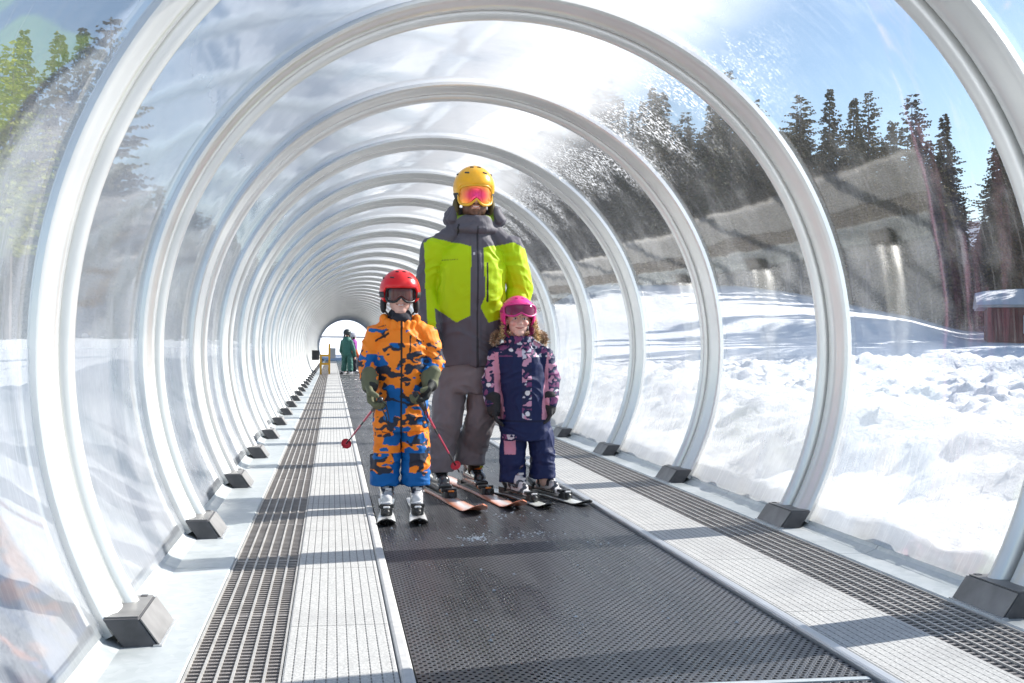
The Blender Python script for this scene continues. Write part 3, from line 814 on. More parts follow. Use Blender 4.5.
def helmet(hc, s, col, vent_col, parent, rx=.118, ry=.138, rz=.128, dz=.026, brow=88, pads=(.02, .02, .022)):
    hc = Vector(hc); c0 = hc + Vector((0, .01, dz)) * s
    V, Fc = [], []; NA, NP = 64, 22
    def surf(az, th, k=1.0):
        return c0 + Vector((rx * s * k * math.sin(th) * math.sin(az), -ry * s * k * math.sin(th) * math.cos(az), rz * s * k * math.cos(th)))
    def thm(az):
        a = abs(math.degrees(az)); 
        return rad(brow + (126 - brow) * sstep(48, 72, a) - 8 * sstep(110, 170, a))
    for sh, kk in ((0, 1.0), (1, .90)):
        for i in range(NA):
            az = -math.pi + 2 * math.pi * i / NA
            for j in range(NP + 1):
                th = thm(az) * j / NP
                k = kk
                ridge = 1 + .012 * math.exp(-((abs(az) - .0) / .5) ** 2) * math.sin(min(th, 1.5) * 2) if sh == 0 else 1
                if sh == 0 and j >= NP - 1: k = .985 if j == NP - 1 else .95
                V.append(surf(az, max(th, .001), k * ridge))
    o2 = NA * (NP + 1)
    for sh in (0, 1):
        for i in range(NA):
            i2 = (i + 1) % NA
            for j in range(NP):
                a = sh * o2 + i * (NP + 1) + j; b = sh * o2 + i2 * (NP + 1) + j
                Fc.append((a, b, b + 1, a + 1) if sh == 1 else (a, a + 1, b + 1, b))
    for i in range(NA):
        i2 = (i + 1) % NA
        a, b = i * (NP + 1) + NP, i2 * (NP + 1) + NP
        Fc.append((a, a + o2, b + o2, b))
    me = bpy.data.meshes.new('helmet'); me.from_pydata([tuple(v) for v in V], [], Fc); me.update()
    hm = link_mesh('helmet', me, shell_mat('helmet_shell', col), parent, True)
    # vents: dark recessed slots
    vs = []
    vm = mat('vent_dark', vent_col, .5)
    for az, th in ((-.55, .95), (.55, .95), (-.32, .55), (.32, .55), (-1.4, .95), (1.4, .95)):
        bmv = bmesh.new(); prim_capsule(bmv, surf(az - .10, th, 1.0), surf(az + .10, th + .02, 1.0), .0055 * s, .0055 * s, 10)
        me = bpy.data.meshes.new('vent'); bmv.to_mesh(me); bmv.free(); link_mesh('vent', me, vm, hm, True)
    ps = []
    for k in (-1, 1):
        ps += [('e', hc + Vector((k * .098, .012, -.052)) * s, (.020 * s, .046 * s, .052 * s)),
               ('c', hc + Vector((k * .094, .0, -.085)) * s, hc + Vector((k * .066, -.03, -.118)) * s, .007 * s, .006 * s),
               ('c', hc + Vector((k * .066, -.03, -.118)) * s, hc + Vector((0, -.048, -.128)) * s, .006 * s, .006 * s)]
    solid('ear_pads', ps, .004, mat('pad_fabric', pads, .8), hm, None, 2)
    return hm, surf
def goggles(hc, s, surf, frame_col, lens_fn, strap_col, parent, zc=-.002, hh=.044, az=1.02, lift=0.0, metal=.0):
    """curved lens and frame on an ellipsoid before the face; zc height relative to the head centre"""
    hc = Vector(hc)
    rx, ry = (.098 + lift) * s, (.118 + lift) * s
    tilt = lift * 1.2
    def pt(t, r, bulge):
        c_, s_ = math.cos(t), math.sin(t); e = .62
        a = az * r * math.copysign(abs(c_) ** e, c_)
        z = hh * r * math.copysign(abs(s_) ** e, s_)
        if s_ < 0: z += hh * .62 * r * math.exp(-(a / .22) ** 2)           # nose notch
        k = 1 + bulge
        yy = -(ry * k) * math.cos(a) + .01 * s - lift * .9 * z
        return hc + Vector((rx * k * math.sin(a), yy + (tilt * (z / hh) * .25 if lift else 0), (zc + z) * s))
    NT, NR = 56, 10
    V, Fc = [pt(0, 0, .05)], []
    for j in range(1, NR + 1):
        for i in range(NT): V.append(pt(2 * math.pi * i / NT, j / NR, .05 * (1 - (j / NR) ** 4) + .0))
    for i in range(NT): Fc.append((0, 1 + i, 1 + (i + 1) % NT))
    for j in range(NR - 1):
        for i in range(NT):
            a = 1 + j * NT; b = a + NT; i2 = (i + 1) % NT
            Fc.append((a + i, b + i, b + i2, a + i2))
    root = tube('goggles', [pt(2 * math.pi * i / NT, 1.03, .01) for i in range(NT)], .0068 * s, mat('goggle_frame', frame_col, .35), None, 8, True)
    root.parent = parent
    me = bpy.data.meshes.new('lens'); me.from_pydata([tuple(v) for v in V], [], Fc); me.update()
    ca = me.color_attributes.new('Col', 'FLOAT_COLOR', 'POINT')
    for i, v in enumerate(V):
        d = (v - hc) / s; ca.data[i].color = (*lens_fn(d.x, d.z - zc), 1)
    link_mesh('lens', me, vc_mat('lens_coating', .10, metal, .5, 0, 1, .6 if metal > .4 else 0), root, True)
    # strap round the helmet
    R = []
    z0 = hc.z + zc * s
    NA = 40
    for side in (0, 1):
        for i in range(NA + 1):
            a = az * .95 + (2 * math.pi - 2 * az * .95) * i / NA
            for dz in (-.017, .017):
                zz = z0 + dz * s + .012 * s * math.sin((a - az) / (2 * math.pi - 2 * az) * math.pi)
                ct = (zz - surf(0, 0).z + surf(0, math.pi / 2).z * 0)  # height below the pole
                pole = surf(0, 0).z; ctr = surf(0, math.pi / 2).z
                th = math.acos(max(-.95, min(.95, (zz - ctr) / (pole - ctr))))
                R.append(surf(a, th, 1.018 + .012 * side))
    Fs = []; n1 = 2 * (NA + 1)
    for i in range(NA):
        a = i * 2
        Fs += [(n1 + a, n1 + a + 2, n1 + a + 3, n1 + a + 1), (a, a + 1, a + 3, a + 2), (a, a + 2, n1 + a + 2, n1 + a), (a + 1, n1 + a + 1, n1 + a + 3, a + 3)]
    me = bpy.data.meshes.new('strap'); me.from_pydata([tuple(v) for v in R], [], Fs); me.update()
    link_mesh('strap', me, mat('strap_fabric', strap_col, .7), root, True)
    return root
def glove_prims(wr, d, n, side, s=1.0, curl=.5, spread=.0):
    """wr wrist, d towards fingertips, n palm side, side +1/-1 for the thumb"""
    d = Vector(d).normalized(); n = Vector(n); n = (n - d * n.dot(d)).normalized(); w_ = d.cross(n) * side
    wr = Vector(wr); L = []
    offs = (-.033, -.011, .011, .032); lens = (.066, .078, .074, .060)
    for k in range(4):
        b = wr + d * (.095 * s) + w_ * (offs[k] * s)
        L.append(('c', wr + d * .01 * s + w_ * (offs[k] * .65 * s), b, .021 * s, .0175 * s))
        ang = .15 + curl * .5; p = b; r = .0145 * s
        for seg in range(3):
            dd = (d * math.cos(ang) + n * math.sin(ang)).normalized(); l = lens[k] * (.42, .32, .26)[seg] * s * 1.15
            L.append(('c', p, p + dd * l, r, r * .93)); p = p + dd * l; r *= .93; ang += curl * 1.05
    tb = wr + d * .028 * s + w_ * .034 * s
    t1 = tb + (w_ * .6 + d * .65 + n * .35 * curl).normalized() * .042 * s
    t2 = t1 + (w_ * (.25 - .5 * curl) + d * .8 + n * (.3 + .8 * curl)).normalized() * .036 * s
    L += [('c', tb, t1, .019 * s, .0165 * s), ('c', t1, t2, .0165 * s, .0145 * s)]
    L.append(('c', wr - d * .055 * s, wr + d * .012 * s, .040 * s, .033 * s))
    return L
def ski_boot(foot, yaw, s, colf, buckle, parent):
    """foot = ground point under the ankle, boot points along yaw (0 = towards -y)"""
    R = Matrix.Rotation(yaw, 3, 'Z'); f = Vector(foot)
    def q(x, y, z): return f + R @ (Vector((x, y, z)) * s)
    L = [('b', q(0, -.045, .018), (.040 * s, .150 * s, .016 * s), (0, 0, yaw)),
         ('c', q(0, .055, .060), q(0, -.14, .052), .050 * s, .040 * s),
         ('c', q(0, -.10, .068), q(0, .0, .13), .040 * s, .052 * s),
         ('c', q(0, .045, .07), q(0, .02, .16), .050 * s, .055 * s),
         ('c', q(0, .02, .14), q(0, .0, .225), .060 * s, .058 * s),
         ('b', q(0, -.165, .030), (.030 * s, .028 * s, .012 * s), (0, 0, yaw))]
    inv = R.transposed()
    def c(p):
        l = inv @ (Vector(p) - f) / s
        return colf(l)
    b = solid('ski_boot', L, .0045 if s > .8 else .004, SHELL, parent, c, 1)
    bl = bmesh.new()
    for (y, z, hw) in ((-.085, .105, .045), (-.050, .140, .050)):
        prim_capsule(bl, q(-hw, y + .035, z - .01), q(0, y - .012, z + .012), .006 * s, .006 * s, 8)
        prim_capsule(bl, q(0, y - .012, z + .012), q(hw, y + .035, z - .01), .006 * s, .006 * s, 8)
        prim_box(bl, q(.012, y - .016, z + .012), (.020 * s, .006 * s, .008 * s), (0, 0, yaw))
    me = bpy.data.meshes.new('buckles'); bl.to_mesh(me); bl.free()
    link_mesh('buckles', me, mat('buckle', buckle, .35, .3), b, False)
    return b
def ski(boot, yaw, front, back, wd, colf, label, z0=.004, bcol=(.02, .02, .02), bacc=(.6, .6, .6), group='skis worn by the group'):
    """ski lying on the belt under a boot, tip towards -y rotated by yaw"""
    f = Vector((boot[0], boot[1], 0))
    root = empty('ski', (f.x, f.y, 0), label, 'ski', group)
    root.rotation_euler = (0, 0, yaw)
    V, Fc = [], []; N = 60; prof = []
    for i in range(N + 1):
        t = i / N; y = back - (front + back) * t
        side = .5 - .5 * math.cos(2 * math.pi * min(1, max(0, (t - .05) / .83)))
        hw = wd * .5 * (1.12 - .28 * side)
        if t > .90: hw *= math.sqrt(max(0, 1 - ((t - .90) / .10) ** 2.2)) * .97 + .03
        if t < .04: hw *= .75 + .25 * t / .04
        z = z0
        if t > .86: z += .55 * (front + back) * (t - .86) ** 2 * 3.2
        th = .006 + .010 * math.exp(-((t - .48) / .25) ** 2)
        prof.append((y, hw, z, th))
        V += [(-hw, y, z), (hw, y, z), (hw, y, z + th * .55), (hw * .86, y, z + th), (0, y, z + th * 1.06), (-hw * .86, y, z + th), (-hw, y, z + th * .55)]
    m = 7
    for i in range(N):
        for k in range(m):
            k2 = (k + 1) % m
            Fc.append((i * m + k, (i + 1) * m + k, (i + 1) * m + k2, i * m + k2))
    Fc.append(tuple(range(m))); Fc.append(tuple(N * m + k for k in reversed(range(m))))
    me = bpy.data.meshes.new('plank'); me.from_pydata(V, [], Fc); me.update()
    ca = me.color_attributes.new('Col', 'FLOAT_COLOR', 'CORNER')
    for poly in me.polygons:
        for li in poly.loop_indices:
            vi = me.loops[li].vertex_index; i, k = divmod(vi, m)
            ca.data[li].color = (*colf(i / N, k), 1)
    sk = link_mesh('plank', me, SHELL, root, False); me.set_sharp_from_angle(angle=rad(40)); 
    def bl(name, lst, c):
        bm = bmesh.new()
        for kind, *a in lst: {'b': prim_box, 'c': prim_capsule}[kind](bm, *a)
        me = bpy.data.meshes.new(name); bm.to_mesh(me); bm.free()
        o = link_mesh(name, me, mat(name, c, .35), root, False)
        q = o.modifiers.new('b', 'BEVEL'); q.width = .003; q.segments = 2
    k = wd / .085
    bl('toe_piece', [('b', (0, -.235 * k, .035), (.030 * k, .030, .018)), ('b', (0, -.215 * k, .058), (.036 * k, .018, .010)), ('c', (0, -.27 * k, .035), (0, -.235 * k, .052), .018, .016, 12)], bcol)
    for sg in (-1, 1): bl('toe_wing', [('b', (sg * .030 * k, -.20 * k, .052), (.006, .026, .008))], bacc)
    bl('toe_adjuster', [('c', (-.012, -.262 * k, .058), (.012, -.262 * k, .058), .006, .006, 10)], bacc)
    bl('heel_piece', [('b', (0, .16 * k, .034), (.028 * k, .045, .018)), ('c', (0, .13 * k, .06), (0, .20 * k, .085), .022, .014, 12)], bcol)
    bl('base_plate', [('b', (0, -.03, .0235), (.030 * k, .22 * k, .006))], (.10, .10, .10))
    return root
def pole(grip, basket, label, z_ext=.10):
    a, b = Vector(grip), Vector(basket); d = (b - a).normalized(); tip = b + d * .06; top = a - d * .02
    root = empty('ski_pole', tuple(tip), label, 'ski pole', 'ski poles held by the child')
    o = tube('shaft', [a, a + (b - a) * .25, a + (b - a) * .5, b, tip], [.0075, .0075, .007, .006, .003], vc_mat('pole_paint', .3, .1, .5, 0, 1, .5), root, 12)
    L = (b - a).length; loc = Vector(root.location)
    def cf(co):
        t = ((co + loc) - a).dot(d) / L
        return (.02, .02, .022) if t < .12 or (.42 < t < .50) or t > .80 else (.55, .04, .10)
    # extra rings for crisp colour bands
    me = o.data; bpy.data.meshes.remove(me) if False else None
    pts = [a + (tip - a) * (i / 60) for i in range(61)]; Vv, Ff = tube_vf(pts, [.0078 - .0035 * i / 60 for i in range(61)], 10)
    m2 = bpy.data.meshes.new('shaft'); m2.from_pydata([tuple(v - loc) for v in Vv], [], Ff); m2.update(); m2.materials.append(me.materials[0])
    m2.polygons.foreach_set('use_smooth', [True] * len(m2.polygons)); o.data = m2; colour_verts(o, cf)
    # basket: dished disc with spokes
    n = 20; side = d.orthogonal().normalized(); s2 = d.cross(side); Vb, Fb = [], []
    for r, h_ in ((.006, .012), (.022, .0), (.030, .008), (.029, .002), (.020, -.006), (.006, .004)):
        for k in range(n):
            an = 2 * math.pi * k / n
            Vb.append(b + (side * math.cos(an) + s2 * math.sin(an)) * r - d * h_)
    for j in range(5):
        for k in range(n): k2 = (k + 1) % n; Fb.append((j * n + k, j * n + k2, (j + 1) * n + k2, (j + 1) * n + k))
    pm('basket', Vb, Fb, mat('basket_plastic', (.65, .03, .05), .4), root, True)
    tube('grip', [top - d * .035, top - d * .03, top, a + d * .04, a + d * .09], [.010, .017, .0125, .014, .011], PLASTIC, root, 12)
    sd = Vector((.02, .01, 0))
    tube('wrist_strap', [top - d * .02, top + sd + Vector((.02, 0, -.02)), top + sd + Vector((.035, 0, -.09)), top + sd + Vector((.03, 0, -.13)), top + sd + Vector((.018, 0, -.08)), top], .004, PLASTIC, root, 6)
    return root

# ================================================================== the man
def person(name, u, v, D, label, group=None):
    p = P(u, v, D)
    r = empty(name, (p.x, D, 0.0), label, 'person', group)
    def J(uu, vv, dy=0.0):
        return P(uu, vv, D + dy) - Vector(r.location)
    return r, J
LIMEC = (.44, .64, .0); GREY = (.105, .10, .118); TROU = (.185, .172, .182)
man, J = person('person', 465, 480, 6.82, 'tall bearded adult in a lime and grey jacket and yellow helmet behind the two children')
hc = J(474, 198); hs = 1.1
body = [*head_prims(hc, 1.12), ('e', hc + Vector((0, -.025, -.062)), (.074, .076, .062)), ('c', hc + Vector((0, 0, -.07)), hc + Vector((0, .02, -.16)), .07, .075), ('c', hc + Vector((0, .02, -.09)), J(474, 235, .03), .055, .062),
        ('l', [(*J(472, 300, .02)[:2], J(0, 372)[2], .13, .09), (*J(472, 300, .02)[:2], J(0, 330)[2], .14, .10), (*J(472, 300, .02)[:2], J(0, 290)[2], .15, .11), (*J(472, 300, .02)[:2], J(0, 250)[2], .17, .11), (*J(473, 300, .02)[:2], J(0, 228)[2], .10, .08)])]
LA = [J(435, 250, .03), J(426, 292, .05), J(431, 326, -.08)]
RA = [J(509, 249, .03), J(520, 286, .05), J(516, 312, .02)]
LL = [J(452, 372, .02), J(447, 420, -.02), J(441, 482, .02)]
RL = [J(484, 372, .02), J(481, 418, -.02), J(474, 478, .14)]
for A in (LA, RA): body += [('c', A[0], A[1], .05, .042), ('c', A[1], A[2], .042, .032)]
for A in (LL, RL): body += [('c', A[0], A[1], .075, .055), ('c', A[1], A[2] + Vector((0, 0, .05)), .055, .04)]
for A, sd in ((LA, 1), (RA, -1)): body += glove_prims(A[2], A[2] - A[1], (0, -1, 0), sd, .85, .35)
solid('body', body, .0042, SKIN, man, face_col(hc, 1.12, True, np.array((.66, .38, .27))), 2)
# jacket
zof = lambda v: J(0, v).z
X = lambda u: J(u, 300).x
jl = [(X(466), .02, zof(364), .205, .145), (X(466), .02, zof(350), .200, .145), (X(468), .02, zof(320), .205, .140), (X(471), .02, zof(290), .205, .142),
      (X(472), .02, zof(262), .205, .142), (X(472), .02, zof(247), .195, .130), (X(473), .025, zof(238), .16, .118), (X(474), .025, zof(229), .12, .105), (X(474), .025, zof(219), .10, .10)]
jk = [('l', jl), ('c', J(456, 231, .03), J(434, 252, .03), .060, .076), ('c', J(491, 231, .03), J(509, 252, .03), .060, .076),
      ('c', LA[0], LA[1], .084, .074), ('c', LA[1], LA[2], .074, .062), ('c', RA[0], RA[1], .086, .080), ('c', RA[1], RA[2], .080, .066)]
# collar as a ring of lumps, open at the top, and the hood folded behind
for k in range(44):
    a = 2 * math.pi * k / 44
    dv = Vector((math.sin(a), -math.cos(a), 0)); front = math.cos(a) > .2
    c0_ = J(474, 230, .02) + Vector((.118 * dv.x, .108 * dv.y, 0)); c1_ = J(474, 219 if front else 210, .02) + Vector((.098 * dv.x, .102 * dv.y - .004, 0))
    jk.append(('c', c0_, c1_, .024, .013))
for k in range(17):
    a = rad(62 + 236 * k / 16)
    c_ = J(474, 219, .05) + Vector((.158 * math.sin(a), -.125 * math.cos(a), .012))
    jk.append(('c', c_ + Vector((0, 0, -.02)), c_ + Vector((-.02 * math.sin(a), 0, .040)), .036, .022))
lp = [J(*q) for q in ((423.8, 246), (431, 237), (469, 248), (468, 316), (454.6, 323), (431, 306))]
rp = [J(*q) for q in ((481, 249), (513, 243), (545, 262), (545, 350), (515, 350), (512, 318), (498, 319), (486, 323), (478, 308), (482, 297))]
slv = [J(*q) for q in ((424, 243), (433, 243), (434, 334), (426, 340), (425, 290))]
lpp = [(p.x, p.z) for p in lp]; rpp = [(p.x, p.z) for p in rp]; spp = [(p.x, p.z) for p in slv]
zx0, zx1 = X(470.5), X(480)
def jcol(p):
    x, y, z = p
    if y < .06:
        if X(474.3) < x < X(476.2) and z < zof(217): return (.03, .03, .035)
        if abs(x - X(484.3)) < .006 and zof(297) < z < zof(255): return (.02, .02, .02)
        for u0, v0, v1 in ((457, 214, 226),):
            if abs(x - X(u0)) < .005 and zof(v1) < z < zof(v0): return (.02, .02, .02)
        if X(441) < x < X(456) and abs(z - zof(252.6)) < .0042 and int(x * 260) % 3: return (.10, .16, .01)
        if (x - X(471.5)) ** 2 + (z - zof(246)) ** 2 * .5 < .00004 and y < -.05: return (.6, .6, .6)
        if (inpoly(x, z, lpp) or inpoly(x, z, rpp) or inpoly(x, z, spp)):
            return LIMEC
    r_ = math.hypot((x - X(474)) / 1.0, y - .05)
    if z > zof(217) and .112 < r_ < .136 and abs(x - X(474)) > .06: return (.20, .30, .03)
    return GREY
solid('jacket', jk, .0052, FABRIC, man, jcol, 3, lambda p: folds(p, .009, 6, 11) + .012 * noise.noise(Vector((p.x * 7, p.y * 4, p.z * 4))) + (.004 if abs(p.x - X(473)) < .03 and p.y < 0 and p.z < zof(228) else 0))
# trousers
tr = [('l', [(X(467), .02, zof(392), .165, .125), (X(467), .02, zof(375), .172, .132), (X(467), .02, zof(350), .165, .125)]),
      ('c', J(451, 380, .02), LL[1], .102, .088), ('c', LL[1], J(440, 452, .01), .088, .088), ('l', [(J(440, 300).x, 0.0, zof(475), 0.09152, 0.0968), (J(440, 300).x, 0.0, zof(457.5), 0.088, 0.08975999999999999), (J(440, 300).x, 0.0, zof(440), 0.08535999999999999, 0.08535999999999999)]),
      ('c', J(485, 380, .02), RL[1], .102, .088), ('c', RL[1], J(473, 448, .11), .088, .088), ('l', [(J(473, 300).x, 0.11, zof(470), 0.08943999999999999, 0.0946), (J(473, 300).x, 0.11, zof(453.0), 0.086, 0.08771999999999999), (J(473, 300).x, 0.11, zof(436), 0.08342, 0.08342)])]
solid('trousers', tr, .0055, FABRIC, man, lambda p: TROU, 3, lambda p: folds(p, .011, 6, 10, 4))
# helmet and goggles
hm, sf = helmet(hc, 1.09, (.85, .42, .01), (.02, .02, .02), man, .114, .132, .124, .054, 90, (.10, .08, .03))
def mirror(x, z):
    r = math.hypot(x / .085, z / .055)
    st = [(0, (.85, .02, .22)), (.50, (.92, .04, .09)), (.85, (1.0, .24, .02)), (1.2, (1.0, .50, .03)), (1.5, (1.0, .75, .10))]
    for (a, ca), (b, cb) in zip(st, st[1:]):
        if r <= b: t = (r - a) / (b - a); return tuple(ca[i] * (1 - t) + cb[i] * t for i in range(3))
    return st[-1][1]
goggles(hc, 1.12, sf, (.80, .45, .03), mirror, (.03, .03, .03), man, .002, .052, 1.06, 0.0, .5)
gm = mat('man_glove', (.03, .03, .035), .7)
for A, sd in ((LA, 1), (RA, -1)):
    solid('glove', glove_prims(A[2], A[2] - A[1], (0, -1, 0), sd, 1.15, .35), .0045, gm, man, None, 2)
def bcol_man(l):
    if l.z < .035: return (.03, .03, .03)
    if l.y < -.10 and l.z < .10: return (.03, .03, .035)
    if -.13 < l.y < -.05 and .06 < l.z < .115: return (.80, .16, .02) if abs(l.x) < .028 else (.04, .04, .045)
    if l.z > .115: return (.50, .62, .06) if noise.noise(l * 28) > -.12 else (.05, .05, .055)
    return (.05, .05, .055)
def dir_yaw(dx, dy): return math.atan2(dx, -dy)
LFo = P(437, 496, 6.88) - Vector(man.location); LFo.z = .045
RFo = P(473, 491, 7.02) - Vector(man.location); RFo.z = .045
myaw = dir_yaw(.13, -.80)
for f_ in (LFo, RFo): ski_boot(f_, myaw, 1.0, bcol_man, (.5, .6, .05), man)
def ski_man(t, k):
    if k in (0, 1, 2, 6): return (.82, .30, .17)
    if t > .965: return (.80, .22, .10)
    if k in (3, 5): return (.85, .33, .18)
    return (.85, .84, .82)
ski((man.location.x + LFo.x, man.location.y + LFo.y), myaw, .95, .80, .105, ski_man, 'white ski with an orange edge under the adult, on the left, tip beside the boy', bacc=(.85, .25, .03), group=None)
ski((man.location.x + RFo.x, man.location.y + RFo.y), myaw, .95, .80, .105, ski_man, 'white ski with an orange edge under the adult, on the right, tip beside the girl', bacc=(.85, .25, .03), group=None)

# ================================================================== the boy
boy, J = person('person', 401, 510, 6.2, 'child in an orange camouflage snowsuit and red helmet holding two ski poles')
zof = lambda v: J(0, v).z
X = lambda u: J(u, 300).x
hc = J(400, 296); s_ = .90
b_ = [*head_prims(hc, s_, True), ('c', hc + Vector((0, .02, -.08)), J(400, 330, .02), .045, .05),
      ('l', [(X(402), .02, zof(430), .09, .07), (X(402), .02, zof(380), .10, .08), (X(402), .02, zof(345), .115, .08), (X(401), .02, zof(326), .07, .06)])]
LA = [J(376, 336, .02), J(368, 364, .02), J(370, 384, -.09)]
RA = [J(427, 336, .02), J(435, 362, .02), J(430, 382, -.09)]
LL = [J(390, 420, .02), J(387, 455, -.01), J(387, 498, .02)]
RL = [J(412, 420, .02), J(415, 455, -.01), J(416, 498, .02)]
for A in (LA, RA): b_ += [('c', A[0], A[1], .038, .032), ('c', A[1], A[2], .032, .026)]
for A in (LL, RL): b_ += [('c', A[0], A[1], .055, .045), ('c', A[1], A[2] + Vector((0, 0, .05)), .045, .035)]
gL = glove_prims(LA[2] + Vector((0, -.01, -.0)), (.10, -.25, -1), (.9, -.2, .3), 1, 1.0, .85)
gR = glove_prims(RA[2] + Vector((0, -.01, -.0)), (-.35, -.3, -.85), (-.8, -.2, .3), -1, 1.0, .85)
b_ += [(q[0], q[1], q[2], q[3] * .7, q[4] * .7) for q in gL + gR]
solid('body', b_, .0038, SKIN, boy, face_col(hc, s_, False, np.array((.72, .42, .34))), 2)
OR = (1.0, .26, .02); BL = (.004, .12, .38); DK = (.028, .032, .05)
def camo(p, o=0, thr=0.0):
    q = Vector((p[0] * 9 + o, p[1] * 9, p[2] * 15 + o))
    q += Vector((noise.noise(q * 2.3), noise.noise(q * 2.1 + Vector((5, 0, 0))), noise.noise(q * 2.7 + Vector((0, 9, 0))))) * .55
    a = noise.noise(q); b = noise.noise(q * 1.15 + Vector((13, 3, 7)))
    if a > .16 + thr: return BL
    if b > .14 + thr or a < -.42 - thr: return DK
    return OR
def boycol(p):
    x, y, z = p
    if y < .05 and abs(x - X(401)) < .0042 and z > zof(452): return (.02, .02, .02)
    if y < .02 and abs(x - X(409.5) - (z - zof(345)) * .05) < .004 and zof(352) < z < zof(332): return (.02, .02, .02)
    if y < .02 and abs((z - zof(334)) - (x - X(382)) * .55) < .0055 and X(375) < x < X(389): return (.03, .02, .02)
    if z > zof(340): thr = .24 + (.15 if x < X(405) else -.14)
    elif z > zof(356): thr = .10 if abs(x - X(390)) > .06 else .0
    else: thr = -.02
    if z < zof(455):
        knee = min(abs(x - X(386)), abs(x - X(418)))
        lim = zof(476) + (0.02 * noise.noise(Vector((x * 30, 1, 2))))
        if y < .03 and z > lim and (x < X(394) or x > X(410)): return camo(p, 3, -.02)
        return BL
    return camo(p, 0, thr)
suit = [('l', [(X(402), .02, zof(432), .145, .115), (X(402), .02, zof(415), .150, .118), (X(402), .02, zof(395), .138, .110), (X(402), .02, zof(370), .142, .112), (X(402), .02, zof(345), .148, .108), (X(401), .02, zof(330), .120, .095), (X(401), .02, zof(321), .075, .07)]),
        ('c', J(386, 328, .02), J(378, 336, .02), .045, .058), ('c', J(416, 328, .02), J(426, 336, .02), .045, .058),
        ('c', LA[0], LA[1], .062, .056), ('c', LA[1], LA[2] + Vector((0, .02, .02)), .056, .046), ('c', RA[0], RA[1], .062, .056), ('c', RA[1], RA[2] + Vector((0, .02, .02)), .056, .046),
        ('c', J(389, 425, .02), J(387, 455, -.01), .080, .074), ('c', J(387, 450, -.01), J(386, 466, .0), .074, .072), ('l', [(J(386, 300).x, 0.01, zof(489), 0.07904, 0.08360000000000001), (J(386, 300).x, 0.01, zof(473.5), 0.076, 0.07752), (J(386, 300).x, 0.01, zof(458), 0.07372, 0.07372)]),
        ('c', J(414, 425, .02), J(416, 455, -.01), .080, .074), ('c', J(416, 450, -.01), J(417, 466, .0), .074, .072), ('l', [(J(417, 300).x, 0.01, zof(489), 0.07904, 0.08360000000000001), (J(417, 300).x, 0.01, zof(473.5), 0.076, 0.07752), (J(417, 300).x, 0.01, zof(458), 0.07372, 0.07372)])]
for k in range(16):
    a = 2 * math.pi * k / 16
    c_ = J(400, 322, .02) + Vector((.082 * math.sin(a), -.075 * math.cos(a), 0))
    suit.append(('c', c_ + Vector((0, 0, -.03)), c_ + Vector((.01 * math.sin(a), 0, .022 if math.cos(a) < .5 else -.005)), .020, .018))
solid('snowsuit', suit, .0035, FABRIC, boy, boycol, 3, lambda p: folds(p, .0085, 8, 14, 7))
solid('neck_warmer', [('c', hc + Vector((0, .005, -.115)), J(400, 326, .0), .062, .070), ('e', hc + Vector((0, -.035, -.118)), (.05, .045, .028))], .004, mat('neck_fleece', (.025, .025, .035), .9, 0, .4, 40, .3), boy, None, 2, lambda p: folds(p, .005, 10, 20))
hm, sf = helmet(hc, s_, (.78, .015, .02), (.05, .01, .01), boy, .122, .140, .130, .030, 84, (.018, .018, .02))
goggles(hc, s_, sf, (.02, .02, .02), lambda x, z: (.10, .022, .018) if abs(x) < .06 else (.04, .02, .02), (.02, .02, .02), boy, .004, .045, 1.0, 0.0, 0)
GL = vc_mat('glove_fabric', .75, 0, .3, .3, 300)
def gcol(p):
    return (.14, .145, .085) if noise.noise(Vector(p) * 9) > -.22 else (.03, .032, .03)
solid('glove', [*gL, ('c', LA[2] + Vector((0, .02, .02)), LA[2] + Vector((0, -.005, -.01)), .052, .044)], .0038, GL, boy, gcol, 2)
solid('glove', [*gR, ('c', RA[2] + Vector((0, .02, .02)), RA[2] + Vector((0, -.005, -.01)), .052, .044)], .0038, GL, boy, gcol, 2)
def bcol_boy(l):
    if l.z < .03: return (.5, .5, .5)
    if l.z < .09 and l.y < -.09: return (.60, .60, .60)
    if l.z > .16: return (.04, .04, .045) if (l.z * 16 % 1) < .6 else (.18, .18, .2)
    return (.05, .05, .055) if noise.noise(l * 25) > -.1 else (.45, .45, .45)
fo = []
for u in (386.5, 416.5):
    f_ = P(u, 504, 6.2) - Vector(boy.location); f_.z = .035; fo.append(f_)
    ski_boot(f_, -.045, .80, bcol_boy, (.55, .55, .57), boy)
def ski_boy(t, k):
    if k in (0, 1, 2, 6): return (.03, .03, .03)
    if t > .955: return (.03, .03, .03)
    if k == 4 and .72 < t < .80: return (.25, .25, .26)
    return (.82, .82, .80)
for f_, lb in zip(fo, ('white ski with a black tip under the child in orange, nearer the left walkway', 'white ski with a black tip under the child in orange, nearer the adult')):
    ski((boy.location.x + f_.x, boy.location.y + f_.y), -.045, .56, .50, .085, ski_boy, lb, bacc=(.7, .7, .7), group=None)
gpL = Vector(boy.location) + gL[1][2] * .0 + (gL[0][2] + Vector((.02, -.02, -.03))); gpR = Vector(boy.location) + (gR[0][2] + Vector((-.02, -.02, -.03)))
pole(gpL + Vector((0, -.03, .03)), P(346, 444, 6.55), 'pink ski pole in the left-hand glove, red basket over the pale strip')
pole(gpR + Vector((0, -.03, .03)), P(456, 466, 6.45), 'pink ski pole in the right-hand glove, red basket before the grey trousers')

